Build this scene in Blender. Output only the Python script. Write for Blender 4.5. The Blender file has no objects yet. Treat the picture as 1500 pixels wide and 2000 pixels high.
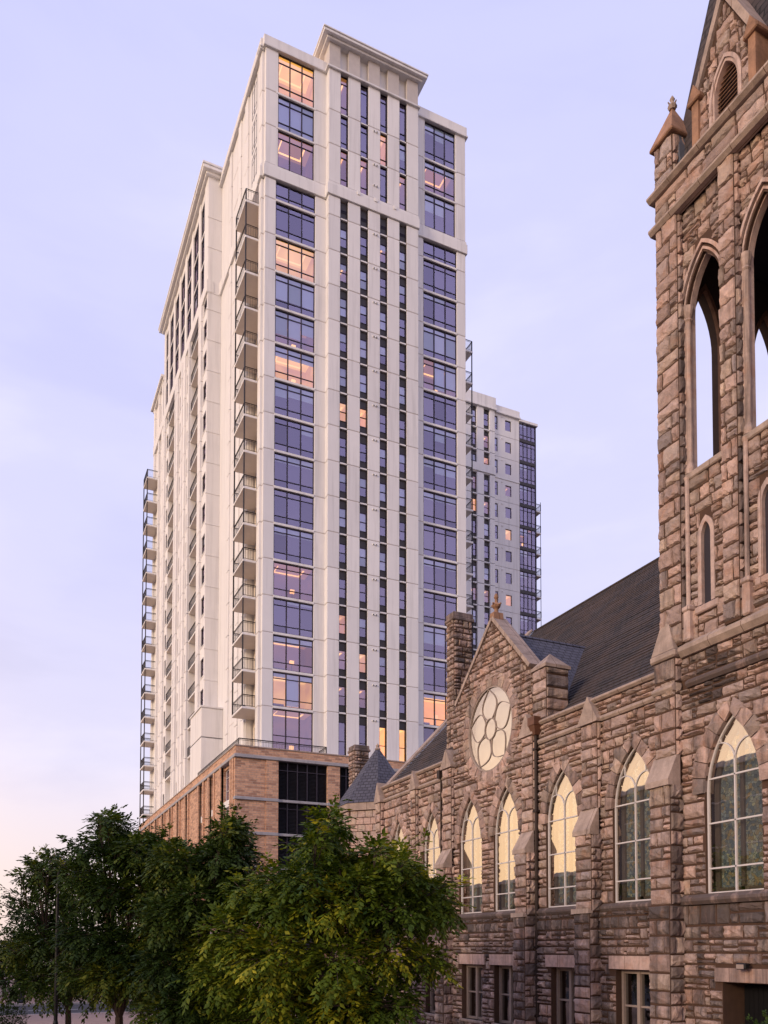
import bpy, math, random
from mathutils import Vector

SC = bpy.context.scene
COL = SC.collection
R = math.radians

# ------------------------------------------------------------------ camera
cam_d = bpy.data.cameras.new('camera')
cam = bpy.data.objects.new('camera', cam_d)
COL.objects.link(cam)
SC.camera = cam
cam_d.sensor_width = 36.0
cam_d.lens = 1690.0 / 2000.0 * 36.0
cam_d.shift_x = -0.025
cam_d.shift_y = 0.3924
cam_d.clip_start = 0.1
cam_d.clip_end = 6000
cam.location = (0, 0, 4.0)
cam.rotation_euler = (R(90 + 2.277), 0, R(-25.608))
SC.render.resolution_x = 768
SC.render.resolution_y = 1024

# ------------------------------------------------------------------ world
SUN_AZ = (-0.95, -0.31)       # horizontal direction towards the sun (west south west)
SUN_EL = 15.0
W = bpy.data.worlds.new('World')
SC.world = W
W.use_nodes = True
wn, wl = W.node_tree.nodes, W.node_tree.links
wn.clear()


def nd(tree_nodes, kind, **kw):
    n = tree_nodes.new(kind)
    for k, v in kw.items():
        if k == 'inp':
            for a, b in v.items():
                n.inputs[a].default_value = b
        else:
            setattr(n, k, v)
    return n


def ramp(nodes, stops, interp='LINEAR'):
    r = nodes.new('ShaderNodeValToRGB')
    r.color_ramp.interpolation = interp
    e = r.color_ramp.elements
    while len(e) < len(stops):
        e.new(0.5)
    for i, (p, c) in enumerate(stops):
        e[i].position = p
        e[i].color = (c[0], c[1], c[2], 1) if not isinstance(c, (int, float)) else (c, c, c, 1)
    return r


out = nd(wn, 'ShaderNodeOutputWorld')
bg = nd(wn, 'ShaderNodeBackground')
sky = nd(wn, 'ShaderNodeTexSky', sky_type='NISHITA', sun_disc=False, sun_elevation=R(5.0),
         sun_rotation=math.atan2(SUN_AZ[0], SUN_AZ[1]), altitude=300, air_density=1.3,
         dust_density=2.5, ozone_density=1.5)
skys = nd(wn, 'ShaderNodeVectorMath', operation='SCALE')
skys.inputs['Scale'].default_value = 0.10
wl.new(sky.outputs[0], skys.inputs[0])
tc = nd(wn, 'ShaderNodeTexCoord')
sep = nd(wn, 'ShaderNodeSeparateXYZ')
wl.new(tc.outputs['Generated'], sep.inputs[0])
# thin high cloud veil: lavender above, pink and cream towards the horizon
veil = ramp(wn, [(0.0, (0.72, 0.56, 0.52)), (0.07, (0.68, 0.57, 0.59)), (0.20, (0.62, 0.585, 0.75)),
                 (0.42, (0.575, 0.565, 0.81)), (0.75, (0.52, 0.525, 0.82)), (1.0, (0.47, 0.48, 0.78))])
wl.new(sep.outputs['Z'], veil.inputs[0])
# warm afterglow around the sunset azimuth, fading with height
nrm = nd(wn, 'ShaderNodeVectorMath', operation='NORMALIZE')
flat = nd(wn, 'ShaderNodeCombineXYZ')
wl.new(sep.outputs['X'], flat.inputs['X'])
wl.new(sep.outputs['Y'], flat.inputs['Y'])
wl.new(flat.outputs[0], nrm.inputs[0])
dot = nd(wn, 'ShaderNodeVectorMath', operation='DOT_PRODUCT')
wl.new(nrm.outputs[0], dot.inputs[0])
dot.inputs[1].default_value = (-1.0, 0.0, 0.0)
az = nd(wn, 'ShaderNodeMapRange', inp={1: -0.1, 2: 0.72, 3: 0.0, 4: 1.0})
az.interpolation_type = 'SMOOTHSTEP'
wl.new(dot.outputs['Value'], az.inputs[0])
elev = nd(wn, 'ShaderNodeMapRange', inp={1: 0.0, 2: 0.55, 3: 1.0, 4: 0.0})
elev.interpolation_type = 'SMOOTHSTEP'
wl.new(sep.outputs['Z'], elev.inputs[0])
gm = nd(wn, 'ShaderNodeMath', operation='MULTIPLY')
wl.new(az.outputs[0], gm.inputs[0])
wl.new(elev.outputs[0], gm.inputs[1])
glow = nd(wn, 'ShaderNodeMix', data_type='RGBA')
glow.inputs['B'].default_value = (1.55, 1.02, 0.56, 1)
wl.new(gm.outputs[0], glow.inputs['Factor'])
wl.new(veil.outputs[0], glow.inputs['A'])
# soft cloud structure
mp = nd(wn, 'ShaderNodeMapping', inp={'Scale': (1.0, 1.0, 3.2), 'Location': (1.3, 0.4, 0.2)})
wl.new(tc.outputs['Generated'], mp.inputs[0])
ns = nd(wn, 'ShaderNodeTexNoise', inp={'Scale': 2.5, 'Detail': 6.0, 'Roughness': 0.5, 'Distortion': 0.25})
wl.new(mp.outputs[0], ns.inputs['Vector'])
cl = ramp(wn, [(0.34, (0.925, 0.93, 0.945)), (0.50, (1.0, 1.0, 1.0)), (0.66, (1.11, 1.10, 1.05))], 'EASE')
wl.new(ns.outputs['Fac'], cl.inputs[0])
cm = nd(wn, 'ShaderNodeVectorMath', operation='MULTIPLY')
wl.new(glow.outputs['Result'], cm.inputs[0])
wl.new(cl.outputs[0], cm.inputs[1])
mixs = nd(wn, 'ShaderNodeMix', data_type='RGBA')
mixs.inputs['Factor'].default_value = 0.88
wl.new(skys.outputs[0], mixs.inputs['A'])
wl.new(cm.outputs[0], mixs.inputs['B'])
wl.new(mixs.outputs['Result'], bg.inputs['Color'])
bg.inputs['Strength'].default_value = 1.06
wl.new(bg.outputs[0], out.inputs[0])

# ------------------------------------------------------------------ sun
sd = bpy.data.lights.new('sun', 'SUN')
sd.energy = 1.6
sd.angle = R(12)
sd.color = (1.0, 0.78, 0.58)
sun = bpy.data.objects.new('sun', sd)
COL.objects.link(sun)
h = math.hypot(*SUN_AZ)
to_sun = Vector((SUN_AZ[0] / h * math.cos(R(SUN_EL)), SUN_AZ[1] / h * math.cos(R(SUN_EL)), math.sin(R(SUN_EL))))
sun.rotation_euler = to_sun.to_track_quat('Z', 'Y').to_euler()
sun.location = (-30, -20, 60)

# ------------------------------------------------------------------ render settings
SC.view_settings.view_transform = 'Standard'
SC.view_settings.look = 'None'
SC.view_settings.gamma = 1.0
SC.view_settings.use_curve_mapping = False
SC.view_settings.exposure = 0.45
SC.render.engine = 'CYCLES'
cy = SC.cycles
cy.use_denoising = True
cy.max_bounces = 6
cy.diffuse_bounces = 3
cy.glossy_bounces = 3
cy.transmission_bounces = 3
cy.transparent_max_bounces = 8
cy.sample_clamp_indirect = 6.0

# ================================================================== materials
MATS = {}


def new_mat(name):
    m = bpy.data.materials.new(name)
    m.use_nodes = True
    n, l = m.node_tree.nodes, m.node_tree.links
    b = n['Principled BSDF']
    MATS[name] = m
    return m, n, l, b


def mixc(n, l, fac, a, b, mode='MIX'):
    x = n.new('ShaderNodeMix')
    x.data_type = 'RGBA'
    x.blend_type = mode
    for key, v in (('Factor', fac), ('A', a), ('B', b)):
        if isinstance(v, (int, float)):
            x.inputs[key].default_value = v
        elif isinstance(v, tuple):
            x.inputs[key].default_value = (*v, 1) if len(v) == 3 else v
        else:
            l.new(v, x.inputs[key])
    return x.outputs['Result']


def noise(n, l, scale, detail=4, rough=0.55, vec=None, mapscale=None, coord='Object', dist=0.0):
    t = n.new('ShaderNodeTexNoise')
    t.inputs['Scale'].default_value = scale
    t.inputs['Detail'].default_value = detail
    t.inputs['Roughness'].default_value = rough
    t.inputs['Distortion'].default_value = dist
    if vec is None:
        g = n.new('ShaderNodeNewGeometry')
        vec = g.outputs['Position']
    if mapscale:
        m = n.new('ShaderNodeMapping')
        m.inputs['Scale'].default_value = mapscale
        l.new(vec, m.inputs[0])
        vec = m.outputs[0]
    l.new(vec, t.inputs['Vector'])
    return t.outputs['Fac']


def bump(n, l, b, hgt, strength=0.3, dist=0.02):
    x = n.new('ShaderNodeBump')
    x.inputs['Strength'].default_value = strength
    x.inputs['Distance'].default_value = dist
    l.new(hgt, x.inputs['Height'])
    l.new(x.outputs[0], b.inputs['Normal'])


def rmp(n, l, fac, stops):
    r = ramp(n, stops)
    l.new(fac, r.inputs[0])
    return r.outputs[0]


def joints(n, l, c, pitch):
    """thin dark joints between the lengths of a moulding"""
    uv = n.new('ShaderNodeUVMap')
    sx = n.new('ShaderNodeSeparateXYZ')
    l.new(uv.outputs[0], sx.inputs[0])
    dv = n.new('ShaderNodeMath')
    dv.operation = 'MULTIPLY'
    dv.inputs[1].default_value = 1.0 / pitch
    l.new(sx.outputs[0], dv.inputs[0])
    fr = n.new('ShaderNodeMath')
    fr.operation = 'FRACT'
    l.new(dv.outputs[0], fr.inputs[0])
    lt = n.new('ShaderNodeMath')
    lt.operation = 'LESS_THAN'
    lt.inputs[1].default_value = 0.018 / pitch
    l.new(fr.outputs[0], lt.inputs[0])
    return mixc(n, l, lt.outputs[0], c, (0.10, 0.055, 0.035))


def simple(name, col, rough=0.6, metal=0.0, var=0.12, scale=3.0, bmp=0.0, streak=0.0, joint=0.0, dirt=0.0, rand=0.0):
    m, n, l, b = new_mat(name)
    f = noise(n, l, scale, 5)
    c = mixc(n, l, f, tuple(x * (1 - var) for x in col), tuple(min(1, x * (1 + var)) for x in col))
    if streak:
        s = noise(n, l, 1.0, 5, 0.6, mapscale=(2.2, 2.2, 0.12))
        c = mixc(n, l, rmp(n, l, s, [(0.5, 0.0), (0.75, streak)]), c, tuple(x * 0.55 for x in col))
    if dirt:
        c = mixc(n, l, rmp(n, l, noise(n, l, 2.3, 8, 0.7), [(0.42, 0.0), (0.68, dirt)]), c, tuple(x * 0.38 for x in col))
        c = mixc(n, l, rmp(n, l, noise(n, l, 38.0, 4, 0.7), [(0.35, 0.35), (0.6, 0.0)]), c, tuple(x * 0.5 for x in col))
    if rand:
        oi = n.new('ShaderNodeObjectInfo')
        c = mixc(n, l, 1.0, c, rmp(n, l, oi.outputs['Random'], [(0.0, (1 - rand, 1 - rand, 1 - rand)), (1.0, (1.0, 1.0, 0.985))]), 'MULTIPLY')
    if joint:
        c = joints(n, l, c, joint)
    l.new(c, b.inputs['Base Color'])
    b.inputs['Roughness'].default_value = rough
    b.inputs['Metallic'].default_value = metal
    if bmp:
        bump(n, l, b, noise(n, l, scale * 12, 6), bmp, 0.02)
    return m


def stone_material(name, smooth=False):
    m, n, l, b = new_mat(name)
    at = n.new('ShaderNodeAttribute')
    at.attribute_name = 'tint'
    s3 = n.new('ShaderNodeSeparateColor')
    l.new(at.outputs['Color'], s3.inputs[0])
    hue = rmp(n, l, s3.outputs[0], [(0.0, (0.70, 0.495, 0.415)), (0.35, (0.69, 0.495, 0.425)), (0.6, (0.63, 0.48, 0.43)),
                                    (0.82, (0.67, 0.51, 0.41)), (1.0, (0.47, 0.385, 0.37))])
    big = noise(n, l, 5.0, 6, 0.6)
    grain = noise(n, l, 70.0, 4, 0.7)
    c = mixc(n, l, 0.75, hue, rmp(n, l, big, [(0.25, (0.42, 0.42, 0.44)), (0.5, (0.74, 0.74, 0.74)), (0.75, (1.0, 0.98, 0.95))]), 'MULTIPLY')
    c = mixc(n, l, 0.6, c, rmp(n, l, grain, [(0.3, (0.55, 0.55, 0.56)), (0.7, (1.0, 1.0, 1.0))]), 'MULTIPLY')
    c = mixc(n, l, 1.0, c, rmp(n, l, s3.outputs[1], [(0.0, (0.58, 0.58, 0.59)), (1.0, (1.2, 1.19, 1.17))]), 'MULTIPLY')
    # rust coloured leaching, black weathering streaks, and shade painted low on the walls
    rust = noise(n, l, 1.7, 6, 0.65)
    c = mixc(n, l, rmp(n, l, rust, [(0.52, 0.0), (0.72, 0.5)]), c, (0.40, 0.17, 0.075))
    st = noise(n, l, 1.0, 6, 0.65, mapscale=(2.6, 2.6, 0.22))
    soot_shade = n.new('ShaderNodeMath')
    soot_shade.operation = 'MULTIPLY_ADD'
    l.new(s3.outputs[2], soot_shade.inputs[0])
    soot_shade.inputs[1].default_value = 0.46
    l.new(st, soot_shade.inputs[2])
    c = mixc(n, l, rmp(n, l, soot_shade.outputs[0], [(0.60, 0.0), (0.86, 0.86)]), c, (0.045, 0.036, 0.036))
    if smooth:
        c = joints(n, l, c, 1.2)
    l.new(c, b.inputs['Base Color'])
    b.inputs['Roughness'].default_value = 0.88
    hb = mixc(n, l, 0.5, big, noise(n, l, 22.0, 8, 0.7))
    bump(n, l, b, hb, 0.45 if smooth else 1.0, 0.03 if smooth else 0.09)
    return m


stone_material('stone')
stone_material('dressed_stone', True)
simple('mortar', (0.07, 0.036, 0.022), 0.95, var=0.35, scale=4.0, bmp=0.5, streak=0.5)
simple('coping_stone', (0.42, 0.325, 0.275), 0.88, var=0.35, scale=2.5, bmp=0.6, streak=0.8, joint=1.15, dirt=0.6)
simple('orange_stone', (0.37, 0.205, 0.125), 0.88, var=0.45, scale=3.0, bmp=0.6, streak=0.8, joint=1.3, dirt=0.8)
simple('belfry_shade', (0.075, 0.05, 0.038), 0.95, var=0.3, scale=3.0)  # belfry walls coloured dark so the inside reads as shaded
simple('iron', (0.035, 0.022, 0.018), 0.6, 0.4, 0.3, 6.0)
simple('copper_box', (0.16, 0.075, 0.045), 0.55, 0.5, 0.4, 6.0)
simple('bar_paint', (0.56, 0.53, 0.53), 0.5, 0.0, 0.12, 8.0)
simple('timber_paint', (0.30, 0.235, 0.20), 0.55, 0.0, 0.2, 8.0)
simple('opal', (0.82, 0.80, 0.76), 0.6, 0.0, 0.12, 3.0)
simple('lead_sheet', (0.30, 0.34, 0.42), 0.38, 0.75, 0.3, 4.0)
simple('cream_paint', (0.765, 0.75, 0.76), 0.75, 0.0, 0.06, 0.6, 0.05, 0.42, rand=0.11)
simple('groove', (0.50, 0.46, 0.44), 0.8, 0.0, 0.15, 2.0)
simple('bronze_frame', (0.035, 0.027, 0.038), 0.42, 0.5, 0.2, 3.0)
simple('bronze_panel', (0.05, 0.043, 0.045), 0.5, 0.3, 0.2, 3.0)
simple('rail_metal', (0.03, 0.026, 0.03), 0.45, 0.5, 0.2, 3.0)
simple('soffit', (0.74, 0.65, 0.56), 0.8, 0.0, 0.1, 1.5)
simple('band_stone', (0.33, 0.32, 0.34), 0.8, 0.0, 0.3, 2.0, 0.2, 0.5)
simple('louvre_metal', (0.018, 0.017, 0.022), 0.55, 0.3, 0.2, 3.0)
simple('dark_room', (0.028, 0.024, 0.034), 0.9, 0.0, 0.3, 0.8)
simple('blind', (0.62, 0.86, 0.96), 0.8, 0.0, 0.06, 1.0)
simple('far_glass', (0.02, 0.02, 0.025), 0.2)
simple('asphalt', (0.052, 0.05, 0.053), 0.9, 0.0, 0.3, 8.0, 0.4)
simple('paving', (0.33, 0.22, 0.175), 0.9, 0.0, 0.25, 2.0, 0.3)
simple('kerb_stone', (0.36, 0.32, 0.29), 0.85, 0.0, 0.2, 4.0, 0.2)
simple('paint_line', (0.72, 0.70, 0.66), 0.8, 0.0, 0.2, 6.0)
simple('soil', (0.09, 0.06, 0.04), 0.95, 0.0, 0.4, 6.0, 0.5)
simple('bark', (0.055, 0.036, 0.026), 0.9, 0.0, 0.4, 9.0, 0.6)
simple('lamp_paint', (0.012, 0.012, 0.014), 0.4, 0.4, 0.2, 4.0)
simple('lamp_glass', (0.6, 0.58, 0.5), 0.3, 0.0, 0.1, 4.0)
simple('far_wall', (0.10, 0.10, 0.105), 0.9, 0.0, 0.25, 1.5)
simple('white_fixture', (0.75, 0.73, 0.71), 0.5, 0.0, 0.05, 2.0)


def uv_brick(name, c1, c2, mortar, bw, bh, ms, rough, strength, patch=None, offs=0.5, dist=0.01):
    m, n, l, b = new_mat(name)
    uv = n.new('ShaderNodeUVMap')
    t = n.new('ShaderNodeTexBrick')
    t.offset = offs
    t.inputs['Scale'].default_value = 1.0
    t.inputs['Brick Width'].default_value = bw
    t.inputs['Row Height'].default_value = bh
    t.inputs['Mortar Size'].default_value = ms
    t.inputs['Mortar Smooth'].default_value = 0.15
    t.inputs['Bias'].default_value = -0.28
    t.inputs['Color1'].default_value = (*c1, 1)
    t.inputs['Color2'].default_value = (*c2, 1)
    t.inputs['Mortar'].default_value = (*mortar, 1)
    l.new(uv.outputs[0], t.inputs['Vector'])
    c = t.outputs['Color']
    f = noise(n, l, 0.7, 6, 0.6)
    if patch:
        c = mixc(n, l, rmp(n, l, f, [(0.42, 0.0), (0.62, 0.75)]), c, patch)
    f2 = noise(n, l, 6.0, 5, 0.6)
    c = mixc(n, l, 0.6, c, rmp(n, l, f2, [(0.3, (0.55, 0.55, 0.55)), (0.7, (1.1, 1.1, 1.1))]), 'MULTIPLY')
    l.new(c, b.inputs['Base Color'])
    b.inputs['Roughness'].default_value = rough
    inv = n.new('ShaderNodeMath')
    inv.operation = 'SUBTRACT'
    inv.inputs[0].default_value = 1.0
    l.new(t.outputs['Fac'], inv.inputs[1])
    h2 = n.new('ShaderNodeMath')
    h2.operation = 'MULTIPLY_ADD'
    l.new(f2, h2.inputs[0])
    h2.inputs[1].default_value = 0.5
    l.new(inv.outputs[0], h2.inputs[2])
    bump(n, l, b, h2.outputs[0], strength, dist)
    return m


uv_brick('slate', (0.058, 0.047, 0.049), (0.027, 0.023, 0.027), (0.008, 0.007, 0.008), 0.34, 0.24, 0.022, 0.9, 1.0, patch=(0.075, 0.05, 0.042), dist=0.03)
uv_brick('slate_blue', (0.085, 0.083, 0.112), (0.052, 0.05, 0.075), (0.014, 0.013, 0.018), 0.34, 0.24, 0.02, 0.7, 1.0, dist=0.03)
uv_brick('brick', (0.64, 0.375, 0.24), (0.22, 0.11, 0.08), (0.44, 0.32, 0.25), 0.66, 0.19, 0.02, 0.85, 0.5)


def glass_mat(name, tint, refl, gcol, wav=0.02, vary=0.0):
    m, n, l, b = new_mat(name)
    n.remove(b)
    o = n['Material Output']
    tr = n.new('ShaderNodeBsdfTransparent')
    tr.inputs[0].default_value = (*tint, 1)
    gl = n.new('ShaderNodeBsdfGlossy')
    gl.inputs['Color'].default_value = (*gcol, 1)
    gl.inputs['Roughness'].default_value = 0.015
    if vary:
        oi = n.new('ShaderNodeObjectInfo')
        l.new(rmp(n, l, oi.outputs['Random'], [(0.0, tuple(x * (1 - vary) for x in gcol)), (0.5, gcol), (1.0, (gcol[0] * 1.05, gcol[1] * 1.02, gcol[2] * .97))]), gl.inputs['Color'])
    f = noise(n, l, 0.9, 2)
    x = n.new('ShaderNodeBump')
    x.inputs['Strength'].default_value = wav
    x.inputs['Distance'].default_value = 0.2
    l.new(f, x.inputs['Height'])
    l.new(x.outputs[0], gl.inputs['Normal'])
    fr = n.new('ShaderNodeFresnel')
    fr.inputs['IOR'].default_value = 1.5
    mr = n.new('ShaderNodeMapRange')
    mr.inputs[1].default_value = 0.0
    mr.inputs[2].default_value = 1.0
    mr.inputs[3].default_value = refl
    mr.inputs[4].default_value = 1.0
    l.new(fr.outputs[0], mr.inputs[0])
    mx = n.new('ShaderNodeMixShader')
    l.new(mr.outputs[0], mx.inputs[0])
    l.new(tr.outputs[0], mx.inputs[1])
    l.new(gl.outputs[0], mx.inputs[2])
    l.new(mx.outputs[0], o.inputs[0])
    return m


glass_mat('tower_glass', (0.93, 0.92, 0.92), 0.29, (0.86, 0.74, 1.0), 0.035, 0.3)
glass_mat('church_glass', (0.84, 0.86, 0.86), 0.46, (1.0, 0.94, 0.86), 0.012)
glass_mat('sash_glass', (0.6, 0.62, 0.62), 0.22, (0.9, 0.9, 0.9), 0.05)


def room_mat(name, stops, strength, nscale=0.45):
    """The lit inside of a flat: warm lamps and ceilings seen through the pane."""
    m, n, l, b = new_mat(name)
    g = n.new('ShaderNodeNewGeometry')
    f = noise(n, l, nscale, 2, 0.4, vec=g.outputs['Position'], mapscale=(1.0, 1.0, 1.6), dist=0.6)
    c = rmp(n, l, f, stops)
    oi = n.new('ShaderNodeObjectInfo')
    c = mixc(n, l, 1.0, c, rmp(n, l, oi.outputs['Random'], [(0.0, (0.55, 0.5, 0.42)), (0.35, (1.05, 0.95, 0.8)), (0.7, (0.8, 0.85, 0.95)), (1.0, (1.15, 1.12, 1.0))]), 'MULTIPLY')
    l.new(c, b.inputs['Emission Color'])
    b.inputs['Emission Strength'].default_value = strength
    b.inputs['Base Color'].default_value = (0.07, 0.045, 0.03, 1)
    b.inputs['Roughness'].default_value = 0.9
    return m


room_mat('room_lit', [(0.30, (0.56, 0.21, 0.02)), (0.55, (0.76, 0.32, 0.035)), (0.75, (0.90, 0.42, 0.06))], 0.95)
room_mat('room_lit_ceiling', [(0.30, (0.80, 0.36, 0.05)), (0.75, (1.0, 0.50, 0.10))], 1.1)
room_mat('room_dim', [(0.30, (0.10, 0.04, 0.012)), (0.75, (0.24, 0.09, 0.02))], 0.5)
room_mat('room_dim_ceiling', [(0.30, (0.34, 0.13, 0.025)), (0.75, (0.52, 0.21, 0.04))], 0.6)
room_mat('room_gold', [(0.30, (0.72, 0.26, 0.004)), (0.75, (1.0, 0.42, 0.012))], 1.5)
room_mat('room_gold_ceiling', [(0.30, (0.95, 0.45, 0.015)), (0.75, (1.0, 0.55, 0.03))], 1.6)
room_mat('cove_light', [(0.30, (1.0, 0.46, 0.10)), (0.75, (1.0, 0.54, 0.16))], 1.45)

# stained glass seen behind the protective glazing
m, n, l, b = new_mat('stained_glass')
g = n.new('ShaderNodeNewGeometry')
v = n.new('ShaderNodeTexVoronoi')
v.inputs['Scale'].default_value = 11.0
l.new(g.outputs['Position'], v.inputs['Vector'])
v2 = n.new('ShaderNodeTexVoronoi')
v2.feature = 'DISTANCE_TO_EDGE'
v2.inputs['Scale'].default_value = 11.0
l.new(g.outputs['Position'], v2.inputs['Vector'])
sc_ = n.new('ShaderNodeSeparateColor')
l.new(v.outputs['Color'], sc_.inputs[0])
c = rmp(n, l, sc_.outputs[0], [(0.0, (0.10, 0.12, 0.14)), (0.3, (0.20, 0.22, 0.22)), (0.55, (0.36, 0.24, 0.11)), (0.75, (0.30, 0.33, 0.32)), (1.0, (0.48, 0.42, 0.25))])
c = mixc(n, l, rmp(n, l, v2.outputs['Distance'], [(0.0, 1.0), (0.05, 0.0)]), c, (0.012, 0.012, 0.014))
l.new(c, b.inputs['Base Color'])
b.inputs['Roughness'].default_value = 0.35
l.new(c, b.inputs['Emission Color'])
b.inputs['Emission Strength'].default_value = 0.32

# foliage
for nm, c0, c1, c2 in (('leaf', (0.016, 0.042, 0.003), (0.09, 0.13, 0.006), (0.42, 0.36, 0.016)),
                       ('leaf_dark', (0.010, 0.026, 0.003), (0.038, 0.068, 0.006), (0.15, 0.155, 0.011))):
    m, n, l, b = new_mat(nm)
    at = n.new('ShaderNodeAttribute')
    at.attribute_name = 'tint'
    s3 = n.new('ShaderNodeSeparateColor')
    l.new(at.outputs['Color'], s3.inputs[0])
    c = rmp(n, l, s3.outputs[0], [(0.0, c0), (0.55, c1), (1.0, c2)])
    l.new(c, b.inputs['Base Color'])
    b.inputs['Roughness'].default_value = 0.62
    b.inputs['Specular IOR Level'].default_value = 0.25
    tr = n.new('ShaderNodeBsdfTranslucent')
    l.new(mixc(n, l, 1.0, c, (1.1, 1.2, 0.5), 'MULTIPLY'), tr.inputs[0])
    mx = n.new('ShaderNodeMixShader')
    mx.inputs[0].default_value = 0.2
    l.new(b.outputs[0], mx.inputs[1])
    l.new(tr.outputs[0], mx.inputs[2])
    l.new(mx.outputs[0], n['Material Output'].inputs[0])

# ================================================================== mesh helpers


class MB:
    def __init__(self):
        self.v, self.f, self.mi, self.t = [], [], [], []
        self.tint = (0.5, 0.5, 0.0)
        self.m = 0

    def face(self, pts, m=None):
        i = len(self.v)
        self.v.extend(pts)
        self.f.append(tuple(range(i, i + len(pts))))
        self.mi.append(self.m if m is None else m)
        self.t.append(self.tint)

    def mesh(self, verts, faces, m=None):
        i = len(self.v)
        self.v.extend(verts)
        for f in faces:
            self.f.append(tuple(i + k for k in f))
            self.mi.append(self.m if m is None else m)
            self.t.append(self.tint)

    def box(self, x0, x1, y0, y1, z0, z1, m=None):
        v = [(x0, y0, z0), (x1, y0, z0), (x1, y1, z0), (x0, y1, z0), (x0, y0, z1), (x1, y0, z1), (x1, y1, z1), (x0, y1, z1)]
        self.mesh(v, [(0, 3, 2, 1), (4, 5, 6, 7), (0, 1, 5, 4), (1, 2, 6, 5), (2, 3, 7, 6), (3, 0, 4, 7)], m)

    def bbox(self, x0, x1, y0, y1, z0, z1, c=0.01, m=None):
        """box with chamfered edges"""
        xs, ys, zs = (x0, x1), (y0, y1), (z0, z1)
        c = min(c, (x1 - x0) * .3, (y1 - y0) * .3, (z1 - z0) * .3)
        V, idx = [], {}
        for i in (0, 1):
            for j in (0, 1):
                for k in (0, 1):
                    sx, sy, sz = (1, -1)[i], (1, -1)[j], (1, -1)[k]
                    for a in range(3):
                        p = [xs[i] + sx * c, ys[j] + sy * c, zs[k] + sz * c]
                        p[a] = (xs[i], ys[j], zs[k])[a]
                        idx[(i, j, k, a)] = len(V)
                        V.append(tuple(p))
        Fc = []
        for a in range(3):
            o = [q for q in range(3) if q != a]
            for s in (0, 1):
                quad = []
                for (p, q) in ((0, 0), (1, 0), (1, 1), (0, 1)):
                    key = [0, 0, 0]
                    key[a] = s
                    key[o[0]] = p
                    key[o[1]] = q
                    quad.append(idx[(*key, a)])
                flip = (s == 0) ^ (a == 1)
                Fc.append(tuple(reversed(quad)) if flip else tuple(quad))
        for a in range(3):
            o = [q for q in range(3) if q != a]
            for p in (0, 1):
                for q in (0, 1):
                    k0, k1 = [0, 0, 0], [0, 0, 0]
                    k0[o[0]] = k1[o[0]] = p
                    k0[o[1]] = k1[o[1]] = q
                    k1[a] = 1
                    Fc.append((idx[(*k0, o[0])], idx[(*k1, o[0])], idx[(*k1, o[1])], idx[(*k0, o[1])]))
        for i in (0, 1):
            for j in (0, 1):
                for k in (0, 1):
                    Fc.append((idx[(i, j, k, 0)], idx[(i, j, k, 1)], idx[(i, j, k, 2)]))
        self.mesh(V, Fc, m)

    def prism(self, poly, x0, x1, axis='X', m=None):
        """polygon (u,z) extruded: axis X -> u is Y; axis Y -> u is X; axis Z -> poly is (x,y)"""
        n = len(poly)
        def P(a, u, z):
            return (a, u, z) if axis == 'X' else ((u, a, z) if axis == 'Y' else (u, z, a))
        v = [P(x0, *p) for p in poly] + [P(x1, *p) for p in poly]
        f = [tuple(range(n)), tuple(reversed(range(n, 2 * n)))]
        f += [(i, i + n, (i + 1) % n + n, (i + 1) % n) for i in range(n)]
        self.mesh(v, f, m)

    def bar(self, a, b, r, n=4, m=None, r2=None):
        a, b = Vector(a), Vector(b)
        d = b - a
        if d.length < 1e-6:
            return
        d.normalize()
        u = d.orthogonal().normalized() if abs(d.z) < 0.99 else Vector((1, 0, 0))
        w = d.cross(u)
        r2 = r if r2 is None else r2
        off = math.pi / 4 if n == 4 else 0
        ring = lambda c, rr: [tuple(c + (u * math.cos(off + 2 * math.pi * i / n) + w * math.sin(off + 2 * math.pi * i / n)) * rr) for i in range(n)]
        v = ring(a, r) + ring(b, r2)
        f = [(i, (i + 1) % n, (i + 1) % n + n, i + n) for i in range(n)] + [tuple(reversed(range(n))), tuple(range(n, 2 * n))]
        self.mesh(v, f, m)

    def lathe(self, cx, cy, prof, n=12, m=None):
        k = len(prof)
        v = [(cx + r * math.cos(2 * math.pi * i / n), cy + r * math.sin(2 * math.pi * i / n), z) for (r, z) in prof for i in range(n)]
        f = []
        for j in range(k - 1):
            for i in range(n):
                f.append((j * n + i, j * n + (i + 1) % n, (j + 1) * n + (i + 1) % n, (j + 1) * n + i))
        f += [tuple(reversed(range(n))), tuple(range((k - 1) * n, k * n))]
        self.mesh(v, f, m)

    def data(self, name, mats, smooth=False, fix=True):
        me = bpy.data.meshes.new(name)
        me.from_pydata(self.v, [], self.f)
        for mt in (mats if isinstance(mats, (list, tuple)) else [mats]):
            me.materials.append(MATS[mt] if isinstance(mt, str) else mt)
        me.polygons.foreach_set('material_index', self.mi)
        if fix:
            import bmesh
            bm = bmesh.new()
            bm.from_mesh(me)
            bmesh.ops.recalc_face_normals(bm, faces=bm.faces)
            bm.to_mesh(me)
            bm.free()
        me.uv_layers.new(name='UVMap')
        me.color_attributes.new('tint', 'FLOAT_COLOR', 'CORNER')
        nl = len(me.loops)
        uv = [0.0] * (2 * nl)
        tc_ = [0.0] * (4 * nl)
        vs = me.vertices
        Zv = Vector((0, 0, 1))
        for p, t in zip(me.polygons, self.t):
            nn = p.normal
            tg = Zv.cross(nn)
            if tg.length < 0.05:
                tg = Vector((1, 0, 0))
            tg.normalize()
            bt = nn.cross(tg)
            for li in p.loop_indices:
                co = vs[me.loops[li].vertex_index].co
                uv[2 * li] = co.dot(tg)
                uv[2 * li + 1] = co.dot(bt)
                tc_[4 * li:4 * li + 4] = (t[0], t[1], t[2], 1.0)
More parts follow.
